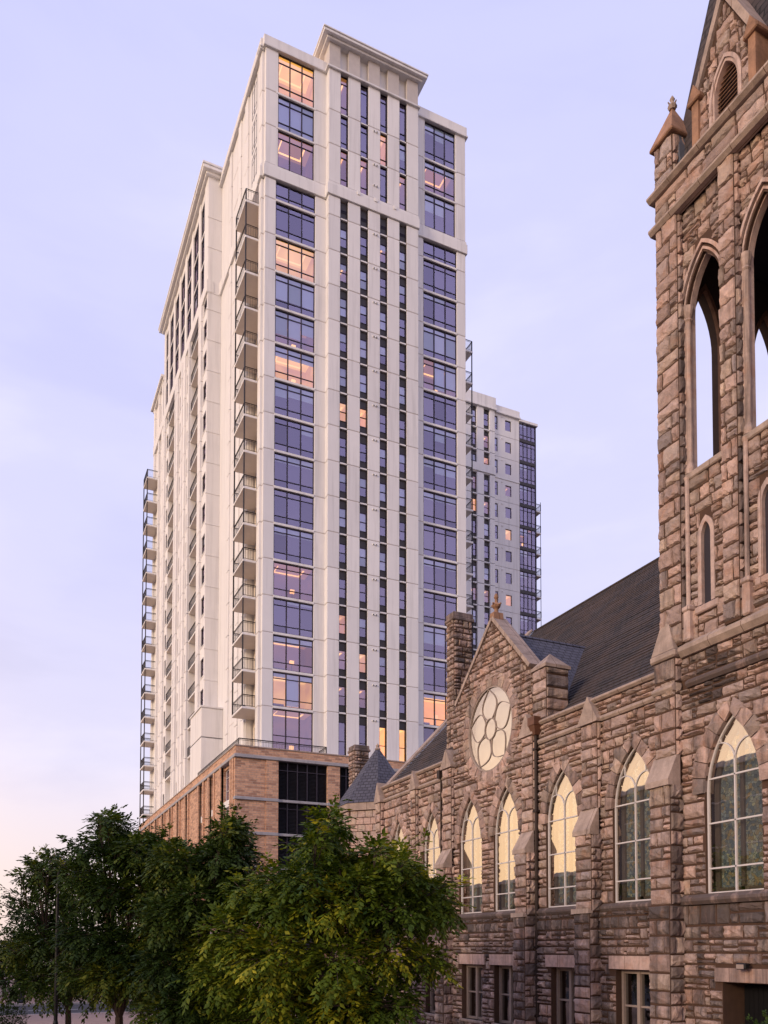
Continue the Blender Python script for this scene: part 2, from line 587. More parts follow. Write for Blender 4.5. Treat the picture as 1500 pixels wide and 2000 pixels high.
        me.uv_layers['UVMap'].data.foreach_set('uv', uv)
        me.color_attributes['tint'].data.foreach_set('color', tc_)
        if smooth:
            me.polygons.foreach_set('use_smooth', [True] * len(me.polygons))
        me.update()
        return me

    def build(self, name, mats, parent=None, smooth=False, fix=True):
        return link(name, self.data(name, mats, smooth, fix), parent)


def link(name, data, parent=None, loc=None, rz=None):
    o = bpy.data.objects.new(name, data)
    COL.objects.link(o)
    if parent is not None:
        o.parent = parent
    if loc:
        o.location = loc
    if rz is not None:
        o.rotation_euler = (0, 0, rz)
    return o


def thing(name, label, cat, loc=(0, 0, 0), group=None):
    o = link(name, None)
    o['label'] = label
    o['category'] = cat
    if group:
        o['group'] = group
    o.empty_display_size = 0.5
    # children are written in world coordinates: keep the empty's offset out of them
    o['_base'] = loc
    return o


def struct(name, mb, mat):
    o = mb.build(name, mat)
    o['kind'] = 'structure'
    return o


def one(name, parent, mat, *boxes, ch=0.0):
    b_ = MB()
    for q in boxes:
        if ch:
            b_.bbox(*q, c=ch)
        else:
            b_.box(*q)
    return b_.build(name, mat, parent)

# ================================================================== stone walling
rnd = random.Random(7)
CAM_F = 1690.0
_th, _p = R(25.608), R(2.277)
_fw = Vector((math.sin(_th) * math.cos(_p), math.cos(_th) * math.cos(_p), math.sin(_p)))
_rt = Vector((math.cos(_th), -math.sin(_th), 0))
_up = _rt.cross(_fw)


def seen_size(p):
    """size of a metre at p in the photograph, 0 when out of the frame (used only to rank stones)"""
    q = Vector(p) - Vector((0, 0, 4.0))
    d = q.dot(_fw)
    if d < 1:
        return 0
    x, y = 800 + CAM_F * q.dot(_rt) / d, 1784.8 - CAM_F * q.dot(_up) / d
    if not (10 < x < 1490 and 10 < y < 1990) or (x < 890 and y > 1560):
        return 0
    return CAM_F / d


class Arch:
    """pointed opening; w half width"""
    def __init__(s, c, w, z0, zs, za, ring=0.42):
        s.c, s.w, s.z0, s.zs, s.za, s.ring = c, w, z0, zs, za, ring
        H = za - zs
        s.R = (w * w + H * H) / (2 * w) if H > 0 else 0

    def half(s, z):
        if z < s.z0 or z > s.za:
            return 0
        if z <= s.zs or s.R == 0:
            return s.w
        return max(0.0, math.sqrt(max(0, s.R ** 2 - (z - s.zs) ** 2)) - (s.R - s.w))

    def lo(s, u):
        return s.z0

    def hi(s, u):
        if s.R == 0:
            return s.za
        x = abs(u - s.c) + s.R - s.w
        return s.zs + math.sqrt(max(0, s.R ** 2 - x * x))

    def bad(s, za, zb):
        m_ = 0.0
        for k in range(7):
            m_ = max(m_, s.half(za + (zb - za) * k / 6))
        if m_ > 0 and s.R and zb > s.zs + 0.05:
            m_ += s.ring * 0.45
        return m_

    def outline(s, n=12, inset=0.0):
        w = s.w - inset
        pts = [(s.c - w, s.z0 + inset), (s.c + w, s.z0 + inset)]
        if s.R == 0:
            return pts + [(s.c + w, s.za - inset), (s.c - w, s.za - inset)]
        Rr = s.R - inset
        amax = math.acos((s.R - s.w) / Rr)
        right = [(s.c - (s.R - s.w) + Rr * math.cos(amax * k / n), s.zs + Rr * math.sin(amax * k / n)) for k in range(n + 1)]
        left = [(2 * s.c - u, z) for (u, z) in reversed(right[:-1])]
        return pts + right + left


class Circ:
    R = 1
    def __init__(s, c, zc, r, ring=0.5):
        s.c, s.zc, s.w, s.ring = c, zc, r, ring
        s.z0, s.za = zc - r, zc + r

    def half(s, z):
        return math.sqrt(max(0, s.w ** 2 - (z - s.zc) ** 2))

    def lo(s, u):
        return s.zc - math.sqrt(max(0, s.w ** 2 - (u - s.c) ** 2))

    def hi(s, u):
        return s.zc + math.sqrt(max(0, s.w ** 2 - (u - s.c) ** 2))

    def bad(s, za, zb):
        m_ = max(s.half(za + (zb - za) * k / 6) for k in range(7))
        return m_ + s.ring * 0.45 if m_ > 0 else 0


def frame_x(xp):
    return lambda u, z, d=0.0: (xp - d, u, z)


def frame_y(yp):
    return lambda u, z, d=0.0: (u, yp - d, z)


def backing(name, parent, P, u0, u1, z0, ztop, holes, t=0.8, mat='mortar', breaks=()):
    """solid wall behind the stones, with the openings left free and their reveals closed"""
    b_ = MB()
    top = ztop if callable(ztop) else (lambda u: ztop)
    us = {u0, u1, *[k for k in breaks if u0 < k < u1]}
    for h_ in holes:
        for k in range(17):
            us.add(min(max(h_.c - h_.w * math.cos(math.pi * k / 16), u0), u1))
    us = sorted(us)
    for a, c_ in zip(us[:-1], us[1:]):
        if c_ - a < 1e-5:
            continue
        mid = (a + c_) / 2
        spans = [(z0, z0, None)]
        hs = sorted([h_ for h_ in holes if abs(mid - h_.c) < h_.w], key=lambda h_: h_.z0)
        za, zc = z0, z0
        segs = []
        for h_ in hs:
            segs.append((za, zc, h_.lo(a), h_.lo(c_)))
            za, zc = h_.hi(a), h_.hi(c_)
        segs.append((za, zc, top(a), top(c_)))
        for (p, q, r_, s_) in segs:
            if max(r_ - p, s_ - q) < 1e-4:
                continue
            poly = [(a, p), (c_, q), (c_, s_), (a, r_)]
            v = [P(u, z, 0) for u, z in poly] + [P(u, z, -t) for u, z in poly]
            b_.mesh(v, [(0, 1, 2, 3), (7, 6, 5, 4), (0, 4, 5, 1), (1, 5, 6, 2), (2, 6, 7, 3), (3, 7, 4, 0)])
    return b_.build(name, mat, parent)


STONES = []          # (rank, parent, P, ua, ub, za, zb, tint)


def rock_mesh(b_, P, ua, ub, za, zb, tint, rg, amp=0.085):
    g = 0.019
    ua += g
    ub -= g
    za += g
    zb -= g
    nx = 4 if (ub - ua) > 0.3 else 2
    ny = 3 if (zb - za) > .16 else 2
    if ub - ua < 0.04 or zb - za < 0.04:
        return
    V, ix = [], {}
    e = min(0.03, (ub - ua) * .16, (zb - za) * .16)
    calm = .42 if za > 12.4 else .7
    amp *= calm
    base = rg.uniform(0.03, 0.06)
    tiltu, tiltz = rg.uniform(-.03, .03) * calm, rg.uniform(-.02, .045) * calm
    for j in range(ny + 1):
        for i in range(nx + 1):
            fu, fz = i / nx, j / ny
            edge = i in (0, nx) or j in (0, ny)
            u = ua + e + (ub - ua - 2 * e) * fu
            z = za + e + (zb - za - 2 * e) * fz
            if edge:
                u += rg.uniform(-.012, .012)
                z += rg.uniform(-.012, .012) if j else rg.uniform(-.008, .03)
                d = base + rg.uniform(-.02, .025)
            else:
                u += rg.uniform(-.3, .3) * (ub - ua) / nx
                z += rg.uniform(-.32, .32) * (zb - za) / ny
                d = base + rg.uniform(.1, 1.0) * amp
            d += tiltu * (fu - .5) + tiltz * (fz - .5)
            ix[(i, j)] = len(V)
            V.append(P(u, z, max(d, .012)))
    Fc = [(ix[(i, j)], ix[(i + 1, j)], ix[(i + 1, j + 1)], ix[(i, j + 1)]) for j in range(ny) for i in range(nx)]
    loop = [(i, 0) for i in range(nx)] + [(nx, j) for j in range(ny)] + [(i, ny) for i in range(nx, 0, -1)] + [(0, j) for j in range(ny, 0, -1)]
    rim = []
    for (i, j) in loop:
        rim.append(len(V))
        V.append(P(ua + (ub - ua) * i / nx, za + (zb - za) * j / ny, -0.015))
    k = len(loop)
    for q in range(k):
        Fc.append((rim[q], rim[(q + 1) % k], ix[loop[(q + 1) % k]], ix[loop[q]]))
    b_.tint = tint
    b_.mesh(V, Fc)


def tint_for(z, rg, soot_shade=None):
    s = soot_shade(z) if soot_shade else 0.25
    return (rg.random() ** 1.1, rg.random(), min(1, max(0, s + rg.uniform(-.22, .22))))


def add_stone(parent, P, ua, ub, za, zb, soot_shade=None):
    if ub - ua < 0.07 or zb - za < 0.06:
        return
    s = seen_size(P((ua + ub) / 2, (za + zb) / 2))
    tn = tint_for((za + zb) / 2, rnd, soot_shade)
    # long black run-off stain under the leaking tower string
    if parent.name.startswith('tower_lower') and ub > 17.1 and ua < 17.42 and 10.6 < za < 12.4:
        tn = (tn[0], tn[1], 1.0)
    STONES.append((min(ub - ua, 1.6 * (zb - za)) * s, parent, P, ua, ub, za, zb, tn))


def split_holes(rect, holes):
    rects = [rect]
    for h_ in holes:
        res = []
        for (a, c_, za, zb) in rects:
            hw = h_.bad(za, zb)
            if hw <= 0 or c_ <= h_.c - hw or a >= h_.c + hw:
                res.append((a, c_, za, zb))
                continue
            if a < h_.c - hw:
                res.append((a, h_.c - hw, za, zb))
            if c_ > h_.c + hw:
                res.append((h_.c + hw, c_, za, zb))
        rects = res
    return rects


def lay(parent, P, u0, u1, z0, z1, holes=(), top=None, hmin=.25, hmax=.46, wmin=.32, wmax=.85, soot_shade=None, snk=.42):
    """snecked rubble: courses of uneven height, stones of uneven length, many split in two or three"""
    z = z0
    while z < z1 - 1e-4:
        hgt = rnd.uniform(hmin, hmax)
        if z1 - z - hgt < hmin * .7:
            hgt = z1 - z
        u = u0 + (0 if rnd.random() < .5 else -rnd.uniform(0, .3))
        while u < u1 - 1e-4:
            w = rnd.uniform(wmin, wmax)
            ua = max(u, u0)
            ub = min(u + w, u1)
            if u1 - ub < wmin * .5:
                ub = u1
            rects = []
            q = rnd.random()
            if q < snk and hgt > .27:
                k = hgt * rnd.uniform(.35, .62)
                if rnd.random() < .5 and ub - ua > .45:
                    s_ = ua + (ub - ua) * rnd.uniform(.35, .65)
                    rects = [(ua, ub, z, z + k), (ua, s_, z + k, z + hgt), (s_, ub, z + k, z + hgt)]
                else:
                    rects = [(ua, ub, z, z + k), (ua, ub, z + k, z + hgt)]
            elif q < snk + .16 and ub - ua > .5:
                s_ = ua + (ub - ua) * rnd.uniform(.25, .4)
                k = hgt * rnd.uniform(.4, .6)
                rects = [(ua, s_, z, z + k), (ua, s_, z + k, z + hgt), (s_, ub, z, z + hgt)]
            else:
                rects = [(ua, ub, z, z + hgt)]
            for rc in rects:
                for (a, c_, za, zb) in split_holes(rc, holes):
                    todo = [(a, c_, 0)]
                    while todo:
                        a, c_, lev = todo.pop()
                        ze_ = zb
                        if top:
                            lim = min(top(a), top(c_)) - .02
                            if lim < zb - .06 and lev < 3 and c_ - a > .2:
                                mm_ = (a + c_) / 2
                                todo += [(a, mm_, lev + 1), (mm_, c_, lev + 1)]
                                continue
                            ze_ = min(zb, lim)
                        add_stone(parent, P, a, c_, za, ze_, soot_shade)
            u = ub
        z += hgt


def quoin_pier(parent, P, u0, u1, z0, z1, soot_shade=None, hmin=.28, hmax=.5):
    """pier of big blocks: one or two per course"""
    z = z0
    while z < z1 - 1e-4:
        hgt = rnd.uniform(hmin, hmax)
        if z1 - z - hgt < hmin * .7:
            hgt = z1 - z
        if u1 - u0 < .42 or rnd.random() < .42:
            add_stone(parent, P, u0, u1, z, z + hgt, soot_shade)
        else:
            s_ = u0 + (u1 - u0) * rnd.choice((rnd.uniform(.25, .4), rnd.uniform(.6, .75)))
            if rnd.random() < .25 and hgt > .36:
                k = z + hgt * .5
                add_stone(parent, P, u0, s_, z, k, soot_shade)
                add_stone(parent, P, u0, s_, k, z + hgt, soot_shade)
            else:
                add_stone(parent, P, u0, s_, z, z + hgt, soot_shade)
            add_stone(parent, P, s_, u1, z, z + hgt, soot_shade)
        z += hgt


def flush_stones(limit=300):
    """the stones that show largest become parts of their own, the others one mesh per wall"""
    order = sorted(range(len(STONES)), key=lambda i: -STONES[i][0])
    single = set(order[:limit])
    rest = {}
    for i, (rk, par, P, ua, ub, za, zb, tn) in enumerate(STONES):
        rg = random.Random(i * 13 + 5)
        if i in single:
            b_ = MB()
            rock_mesh(b_, P, ua, ub, za, zb, tn, rg)
            if b_.v:
                b_.build('stone', 'stone', par)
        else:
            b_ = rest.setdefault(par.name, (par, MB()))[1]
            rock_mesh(b_, P, ua, ub, za, zb, tn, rg)
    for par, b_ in rest.values():
        if b_.v:
            o = b_.build('stonework', 'stone', par)
            o['kind'] = 'stuff'


def arch_ring(parent, P, h_, n=6, proud=.05, jamb=False):
    """voussoirs round a pointed head, each a stone with its own edges"""
    b_ = MB()
    Rr = h_.R
    cx_ = h_.R - h_.w
    for side in (-1, 1):
        amax = math.acos(cx_ / (Rr + h_.ring * .5))
        for k in range(n):
            a0, a1 = amax * k / n, amax * (k + 1) / n
            gp = .012 / Rr
            a0 += gp
            a1 -= gp
            ro = Rr + h_.ring * rnd.uniform(.85, 1.12)
            def pt(a, r_, d):
                u = -cx_ + r_ * math.cos(a)
                u = max(u, 0.006)
                return P(h_.c + side * u, h_.zs + r_ * math.sin(a), d)
            am = (a0 + a1) / 2
            d1, d2 = proud + rnd.uniform(0, .03), proud + rnd.uniform(0.03, .085)
            V = [pt(a0, Rr, -.25), pt(a1, Rr, -.25), pt(a1, ro, -.02), pt(a0, ro, -.02),
                 pt(a0, Rr, d1), pt(a1, Rr, d1), pt(a1, ro, d1 * .8), pt(a0, ro, d1 * .8),
                 pt(am, (Rr + ro) / 2, d2)]
            b_.tint = tint_for(0, rnd)
            b_.mesh(V, [(4, 5, 8), (5, 6, 8), (6, 7, 8), (7, 4, 8), (0, 1, 5, 4), (1, 2, 6, 5), (2, 3, 7, 6), (3, 0, 4, 7)])
    return b_.build('arch_ring', 'stone', parent)


def circle_ring(parent, P, h_, n=22, proud=.05):
    b_ = MB()
    for k in range(n):
        a0 = 2 * math.pi * k / n + .008
        a1 = 2 * math.pi * (k + 1) / n - .008
        ro = h_.w + h_.ring * rnd.uniform(.85, 1.1)
        pt = lambda a, r_, d: P(h_.c + r_ * math.cos(a), h_.zc + r_ * math.sin(a), d)
        am = (a0 + a1) / 2
        d1, d2 = proud + rnd.uniform(0, .02), proud + rnd.uniform(0.02, .06)
        V = [pt(a0, h_.w, -.25), pt(a1, h_.w, -.25), pt(a1, ro, -.02), pt(a0, ro, -.02), pt(a0, h_.w, d1), pt(a1, h_.w, d1),
             pt(a1, ro, d1 * .8), pt(a0, ro, d1 * .8), pt(am, (h_.w + ro) / 2, d2)]
        b_.tint = tint_for(0, rnd)
        b_.mesh(V, [(4, 5, 8), (5, 6, 8), (6, 7, 8), (7, 4, 8), (0, 1, 5, 4), (1, 2, 6, 5), (2, 3, 7, 6), (3, 0, 4, 7)])
    return b_.build('arch_ring', 'stone', parent)


def sweep(b_, P, pts, wd, d0, d1, closed=False):
    """flat bar following (u,z) points on the wall plane, mitred, between depths d0 and d1"""
    q = [Vector(p) for p in pts]
    q = [p for i, p in enumerate(q) if i == 0 or (p - q[i - 1]).length > 1e-5]
    if closed and (q[0] - q[-1]).length < 1e-5:
        q.pop()
    n_ = len(q)
    V, Fc = [], []
    for i in range(n_):
        if closed:
            a, c_ = q[i - 1], q[(i + 1) % n_]
        else:
            a, c_ = q[max(i - 1, 0)], q[min(i + 1, n_ - 1)]
        t0 = (q[i] - a).normalized() if (q[i] - a).length > 1e-6 else (c_ - q[i]).normalized()
        t1 = (c_ - q[i]).normalized() if (c_ - q[i]).length > 1e-6 else t0
        n0, n1 = Vector((-t0.y, t0.x)), Vector((-t1.y, t1.x))
        m_ = n0 + n1
        if m_.length < .3:
            m_ = n0
        m_.normalize()
        m_ *= wd / 2 / max(.45, m_.dot(n0))
        for d in (d0, d1):
            V.append(P(*(q[i] - m_), d))
            V.append(P(*(q[i] + m_), d))
    for i in range(n_ if closed else n_ - 1):
        a, c_ = 4 * i, 4 * ((i + 1) % n_)
        for e, f_ in ((0, 1), (1, 3), (3, 2), (2, 0)):
            Fc.append((a + e, a + f_, c_ + f_, c_ + e))
    if not closed:
        Fc += [(0, 2, 3, 1), (4 * n_ - 4, 4 * n_ - 3, 4 * n_ - 1, 4 * n_ - 2)]
    b_.mesh(V, Fc)


def string_course(parent, xp, y0, y1, z, hgt, proj, mat='coping_stone', name='string_course', back=.1):
    """moulding along a wall that faces the street: weathered top, drip below"""
    b_ = MB()
    if mat == 'dressed_stone':
        b_.tint = (.4, .45, .85)
    poly = [(xp + back, z), (xp - proj * .55, z), (xp - proj, z + hgt * .35), (xp - proj, z + hgt * .6), (xp - proj * .2, z + hgt), (xp + back, z + hgt)]
    V = [(x, y0, zz) for x, zz in poly] + [(x, y1, zz) for x, zz in poly]
    n_ = len(poly)
    b_.mesh(V, [tuple(range(n_)), tuple(reversed(range(n_, 2 * n_)))] + [(i, i + n_, (i + 1) % n_ + n_, (i + 1) % n_) for i in range(n_)])
    return b_.build(name, mat, parent)


# ================================================================== the setting
g_ = MB()
g_.face([(-1500, -600, -.012), (1500, -600, -.012), (1500, 3000, -.012), (-1500, 3000, -.012)])
struct('ground', g_, 'soil')
g_ = MB()
g_.face([(-14.0, -60, 0), (-2.0, -60, 0), (-2.0, 55.4, 0), (-14.0, 55.4, 0)])
struct('road', g_, 'asphalt')
g_ = MB()
g_.face([(-150, 55.4, .001), (150, 55.4, .001), (150, 66.0, .001), (-150, 66.0, .001)])
struct('side_road', g_, 'asphalt')
for nm, (a, c_, y0, y1) in {'pavement_near': (-1.8, 17.0, -60, 55.2), 'pavement_far': (-24, 17.4, 66.2, 400), 'pavement_across': (-21.0, -14.2, -60, 55.2)}.items():
    g_ = MB()
    g_.box(a, c_, y0, y1, -.2, .13)
    struct(nm, g_, 'paving')
for nm, bxs in {'kerb_near': [(-2.0, -1.8, -60, 55.4), (-1.8, 17.0, 55.2, 55.4)], 'kerb_far': [(-24, 17.4, 66.0, 66.2)], 'kerb_across': [(-14.2, -14.0, -60, 55.4), (-21.0, -14.2, 55.2, 55.4)]}.items():
    g_ = MB()
    for (a, c_, y0, y1) in bxs:
        g_.bbox(a, c_, y0, y1, -.2, .145, c=.02)
    struct(nm, g_, 'kerb_stone')
g_ = MB()
for k in range(7):
    g_.face([(-8.1, -8 + 9 * k, .004), (-7.95, -8 + 9 * k, .004), (-7.95, -5 + 9 * k, .004), (-8.1, -5 + 9 * k, .004)])
for k in range(14):
    g_.face([(-40 + 6 * k, 60.6, .005), (-37 + 6 * k, 60.6, .005), (-37 + 6 * k, 60.75, .005), (-40 + 6 * k, 60.75, .005)])
struct('road_marking', g_, 'paint_line')

# ================================================================== church
CH = thing('church', 'pink granite church with a tall bell tower, slate roof and arched windows', 'church', (22, 28, 0))
XN = 18.0                      # street face of the nave
XLOW = 17.9
XT = 17.35                     # lower tower wall
PN, PLOW, PT_ = frame_x(XN), frame_x(XLOW), frame_x(XT)
SILL, SPR, APX = 5.46, 8.5, 10.32


def soot_shade_nave(z):
    s = .12
    if z < 5.3:
        s = .42 + .5 * max(0, 1 - (5.3 - z) / 1.0)  # soot under the sill band, plus shade painted over the lower wall
    if 5.4 < z < 7:
        s = .35
    return s


def soot_shade_tower(z):
    s = .1
    if z < 5.3:
        s = .45 + .45 * max(0, 1 - (5.3 - z) / 1.2)  # sill soot, with the shade at the tower foot painted in
    elif z < 12.5:
        s = .2 + .35 * max(0, 1 - (12.5 - z) / 1.6)
    return s


win_c = [(38.8, .86), (35.2, .86), (31.62, .94), (28.78, .94), (25.08, .98), (21.32, .98)]
arches = [Arch(c_, w, SILL, SPR, APX) for c_, w in win_c]
base_c = [(35.0, .62), (31.35, .85), (28.75, .82), (24.85, .82), (21.3, .80)]
bases = [Arch(c_, w, 1.05, 3.32, 3.32) for c_, w in base_c]
rose = Circ(30.0, 12.9, 1.74)
Y0N, Y1N = 19.4, 41.0
PAR = 12.2

low = backing('basement_wall', CH, PLOW, Y0N, Y1N, -.3, 5.2, bases, t=.8)
lay(low, PLOW, Y0N, Y1N, 3.78, 5.2, (), hmin=.22, hmax=.4, soot_shade=soot_shade_nave)
lay(low, PLOW, Y0N, Y1N, 0, 3.78, bases + [Arch(c_, w + .3, 3.30, 3.8, 3.8) for c_, w in base_c], soot_shade=soot_shade_nave)
nave = backing('nave_wall', CH, PN, Y0N, Y1N, 5.2, PAR, arches + [rose], t=.8)
gab_lo, gab_hi = 26.85, 33.1


def gable_top(u):
    if u <= 29.75:
        return 14.66 + (u - 27.15) * (17.3 - 14.66) / (29.75 - 27.15)
    return 17.3 - (u - 29.75) * (17.3 - 14.6) / (32.75 - 29.75)


gtop = lambda u: max(14.3, gable_top(u)) if 26.6 < u < 33.2 else 12.2
lay(nave, PN, Y0N, gab_lo, SILL, 11.5, arches, soot_shade=soot_shade_nave)
lay(nave, PN, gab_lo, gab_hi, SILL, 11.5, arches + [rose], soot_shade=soot_shade_nave)
lay(nave, PN, gab_hi, Y1N, SILL, 11.5, arches, soot_shade=soot_shade_nave)
lay(nave, PN, Y0N, gab_lo, 11.72, PAR, (), hmin=.22, hmax=.3, soot_shade=soot_shade_nave)
lay(nave, PN, gab_hi, Y1N, 11.72, PAR, (), hmin=.22, hmax=.3, soot_shade=soot_shade_nave)
# the backing of the rose cuts nave_wall: gable in its own part
gable = backing('gable_wall', CH, frame_x(XN - .005), gab_lo, gab_hi, 10.9, gtop, [rose], t=.55, breaks=(27.15, 29.75, 32.75))
lay(gable, frame_x(XN - .005), gab_lo, gab_hi, 11.5, 17.2, [rose], top=gtop, hmin=.2, hmax=.38, wmin=.25, wmax=.75)
circle_ring(gable, frame_x(XN - .005), rose, 26, .02)
for h_ in arches:
    arch_ring(nave, PN, h_)

# sill band, parapet string and coping
string_course(CH, XN - .02, Y0N, Y1N, 5.19, .26, .16, 'dressed_stone', 'sill_band')
for (a, c_) in ((Y0N, 26.6), (33.3, Y1N)):
    string_course(CH, XN, a, c_, 11.5, .2, .12)
    string_course(CH, XN, a, c_, PAR, .2, .16, 'coping_stone', 'parapet_coping', back=.8)

# gable coping: separate slabs up each rake, with kneelers, and a finial
for (ua, za, ub, zb, k) in ((27.05, 14.62, 29.75, 17.36, 5), (32.85, 14.56, 29.75, 17.36, 5)):
    d = Vector((ub - ua, zb - za))
    L = d.length
    d.normalize()
    nn = Vector((-d.y, d.x)) if d.x > 0 else Vector((d.y, -d.x))
    for i in range(k):
        p = Vector((ua, za)) + d * (L * i / k + .01)
        q = Vector((ua, za)) + d * (L * (i + 1) / k - .01)
        b_ = MB()
        t0, t1 = nn * -.05, nn * .1
        b_.prism([tuple(p + t0), tuple(q + t0), tuple(q + t1), tuple(p + t1)], XN - .07, XN + .58)
        b_.build('coping_slab', 'coping_stone', CH)
fin = MB()
fin.prism([(29.55, 17.25), (29.95, 17.25), (29.9, 17.6), (29.6, 17.6)], XN - .04, XN + .4)
FX = XN + .17
fin.lathe(FX, 29.75, [(.15, 17.55), (.09, 17.66), (.085, 17.78), (.17, 17.86), (.2, 17.93), (.13, 18.0), (.07, 18.06), (.06, 18.18), (.1, 18.26), (.08, 18.36), (.015, 18.44)], 8)
for a in range(4):
    an = a * math.pi / 2 + .4
    fin.bar((FX, 29.75, 17.88), (FX + .24 * math.cos(an), 29.75 + .24 * math.sin(an), 17.98), .065, 5, r2=.035)
fin.build('finial', 'orange_stone', CH)

# paired piers flanking the gable, with gabled caps
def gablet(parent, x0, x1, y0, y1, z0, z1, mat='coping_stone'):
    b_ = MB()
    ym = (y0 + y1) / 2
    b_.box(x0 - .06, x1, y0 - .06, y1 + .06, z0 - .1, z0)
    b_.prism([(y0 - .04, z0), (y1 + .04, z0), (ym, z1)], x0 - .05, x1)
    return b_.build('gablet_cap', mat, parent)


def buttress(y0, y1, stages, soot_shade=soot_shade_nave, name='buttress', side=True):
    """stages: (plane x, z0, z1); sloped set-offs between stages"""
    core = MB()
    for (xp, z0, z1) in stages:
        core.box(xp, XN + .3, y0 + .012, y1 - .012, z0, z1)
    o = core.build(name, 'mortar', CH)
    for (xp, z0, z1) in stages:
        quoin_pier(o, frame_x(xp), y0, y1, z0, z1, soot_shade)
        dpt = XN - xp
        if side and dpt > .1:
            quoin_pier(o, frame_y(y0), xp, XN, z0, z1, soot_shade)
    for (xa, z0, z1), (xb, z2, z3) in zip(stages[:-1], stages[1:]):
        b_ = MB()
        b_.mesh([(xa - .1, y0 - .05, z1 - .06), (xb, y0 - .05, z1 - .06), (xb, y0 - .05, z2 + .02), (xa - .1, y0 - .05, z1 + .1), (xb - .03, y0 - .05, z2 + .02),
                 (xa - .1, y1 + .05, z1 - .06), (xb, y1 + .05, z1 - .06), (xb, y1 + .05, z2 + .02), (xa - .1, y1 + .05, z1 + .1), (xb - .03, y1 + .05, z2 + .02)],
                [(0, 1, 2, 4, 3), (5, 8, 9, 7, 6), (0, 3, 8, 5), (3, 4, 9, 8), (4, 2, 7, 9), (0, 5, 6, 1), (1, 6, 7, 2)])
        b_.build('set_off', 'coping_stone', o)
    return o


bt = buttress(22.88, 23.72, [(17.48, -.1, 5.2), (17.56, 5.2, 7.8), (17.84, 8.6, 11.5)])
gablet(bt, 17.8, 18.3, 22.84, 23.76, 11.6, 12.42)
bt = buttress(26.64, 27.38, [(17.42, -.1, 5.2), (17.5, 5.2, 7.55), (17.82, 8.3, 11.9)])
gablet(bt, 17.78, 18.3, 26.6, 27.42, 12.0, 12.75)
bt = buttress(32.98, 33.75, [(17.42, -.1, 5.2), (17.5, 5.2, 7.55), (17.82, 8.3, 11.9)])
gablet(bt, 17.78, 18.3, 32.94, 33.8, 12.0, 12.75)
bt = buttress(36.45, 36.95, [(17.6, -.1, 5.2), (17.78, 5.3, 11.5)])
gablet(bt, 17.76, 18.3, 36.4, 37.0, 11.6, 12.42)
bt = buttress(40.5, 41.1, [(17.5, -.1, 5.2), (17.75, 5.3, 11.5)])
gablet(bt, 17.73, 18.3, 40.45, 41.15, 11.6, 12.55)
# upper shoulder of the gable: stone turret with a small pyramid
sh = MB()
sh.box(18.0, 18.98, 26.02, 26.86, 12.2, 14.3)
sho = sh.build('gable_shoulder', 'mortar', CH)
quoin_pier(sho, frame_x(18.0), 26.0, 26.86, 12.4, 14.3)
quoin_pier(sho, frame_y(26.02), 18.0, 18.98, 12.4, 14.3)
b_ = MB()
b_.box(17.92, 19.05, 25.94, 26.9, 14.3, 14.42)
b_.mesh([(17.94, 25.96, 14.42), (19.03, 25.96, 14.42), (19.03, 26.88, 14.42), (17.94, 26.88, 14.42), (18.45, 26.42, 14.95)], [(0, 1, 4), (1, 2, 4), (2, 3, 4), (3, 0, 4), (0, 3, 2, 1)])
b_.build('pyramid_cap', 'coping_stone', CH)

# basement windows: lintel, sill, timber frames, sash glass
def glazed_opening(parent, P, h_, depth, kind):
    w = None
    return w


for (c_, w) in base_c:
    b_ = MB()
    b_.tint = (.3, .7, .2)
    V = []
    b_.box(XLOW - .07, XLOW + .3, c_ - w - .28, c_ + w + .28, 3.34, 3.76)
    b_.build('lintel', 'dressed_stone', low)
    one('sill', low, 'coping_stone', (XLOW - .1, XLOW + .35, c_ - w - .1, c_ + w + .1, .93, 1.05), ch=.02)
    fr = MB()
    P = frame_x(XLOW)
    for (a, q) in ((c_ - w, c_ - w + .1), (c_ + w - .1, c_ + w), (c_ - .07, c_ + .07)):
        fr.box(XLOW + .22, XLOW + .4, a, q, 1.05, 3.32)
    fr.box(XLOW + .24, XLOW + .38, c_ - w, c_ + w, 3.2, 3.32)
    fr.box(XLOW + .24, XLOW + .38, c_ - w, c_ + w, 1.05, 1.15)
    fr.box(XLOW + .26, XLOW + .36, c_ - w, c_ + w, 2.15, 2.21)
    wo = fr.build('basement_window', 'timber_paint', CH)
    for (a, q) in ((c_ - w + .1, c_ - .07), (c_ + .07, c_ + w - .1)):
        for (za, zb) in ((1.15, 2.15), (2.21, 3.2)):
            p_ = MB()
            p_.face([(XLOW + .31, a, za), (XLOW + .31, a, zb), (XLOW + .31, q, zb), (XLOW + .31, q, za)])
            p_.build('pane', 'sash_glass', wo, fix=False)
    one('dark_interior', wo, 'dark_room', (XLOW + .7, XLOW + .78, c_ - w, c_ + w, 1.0, 3.35))


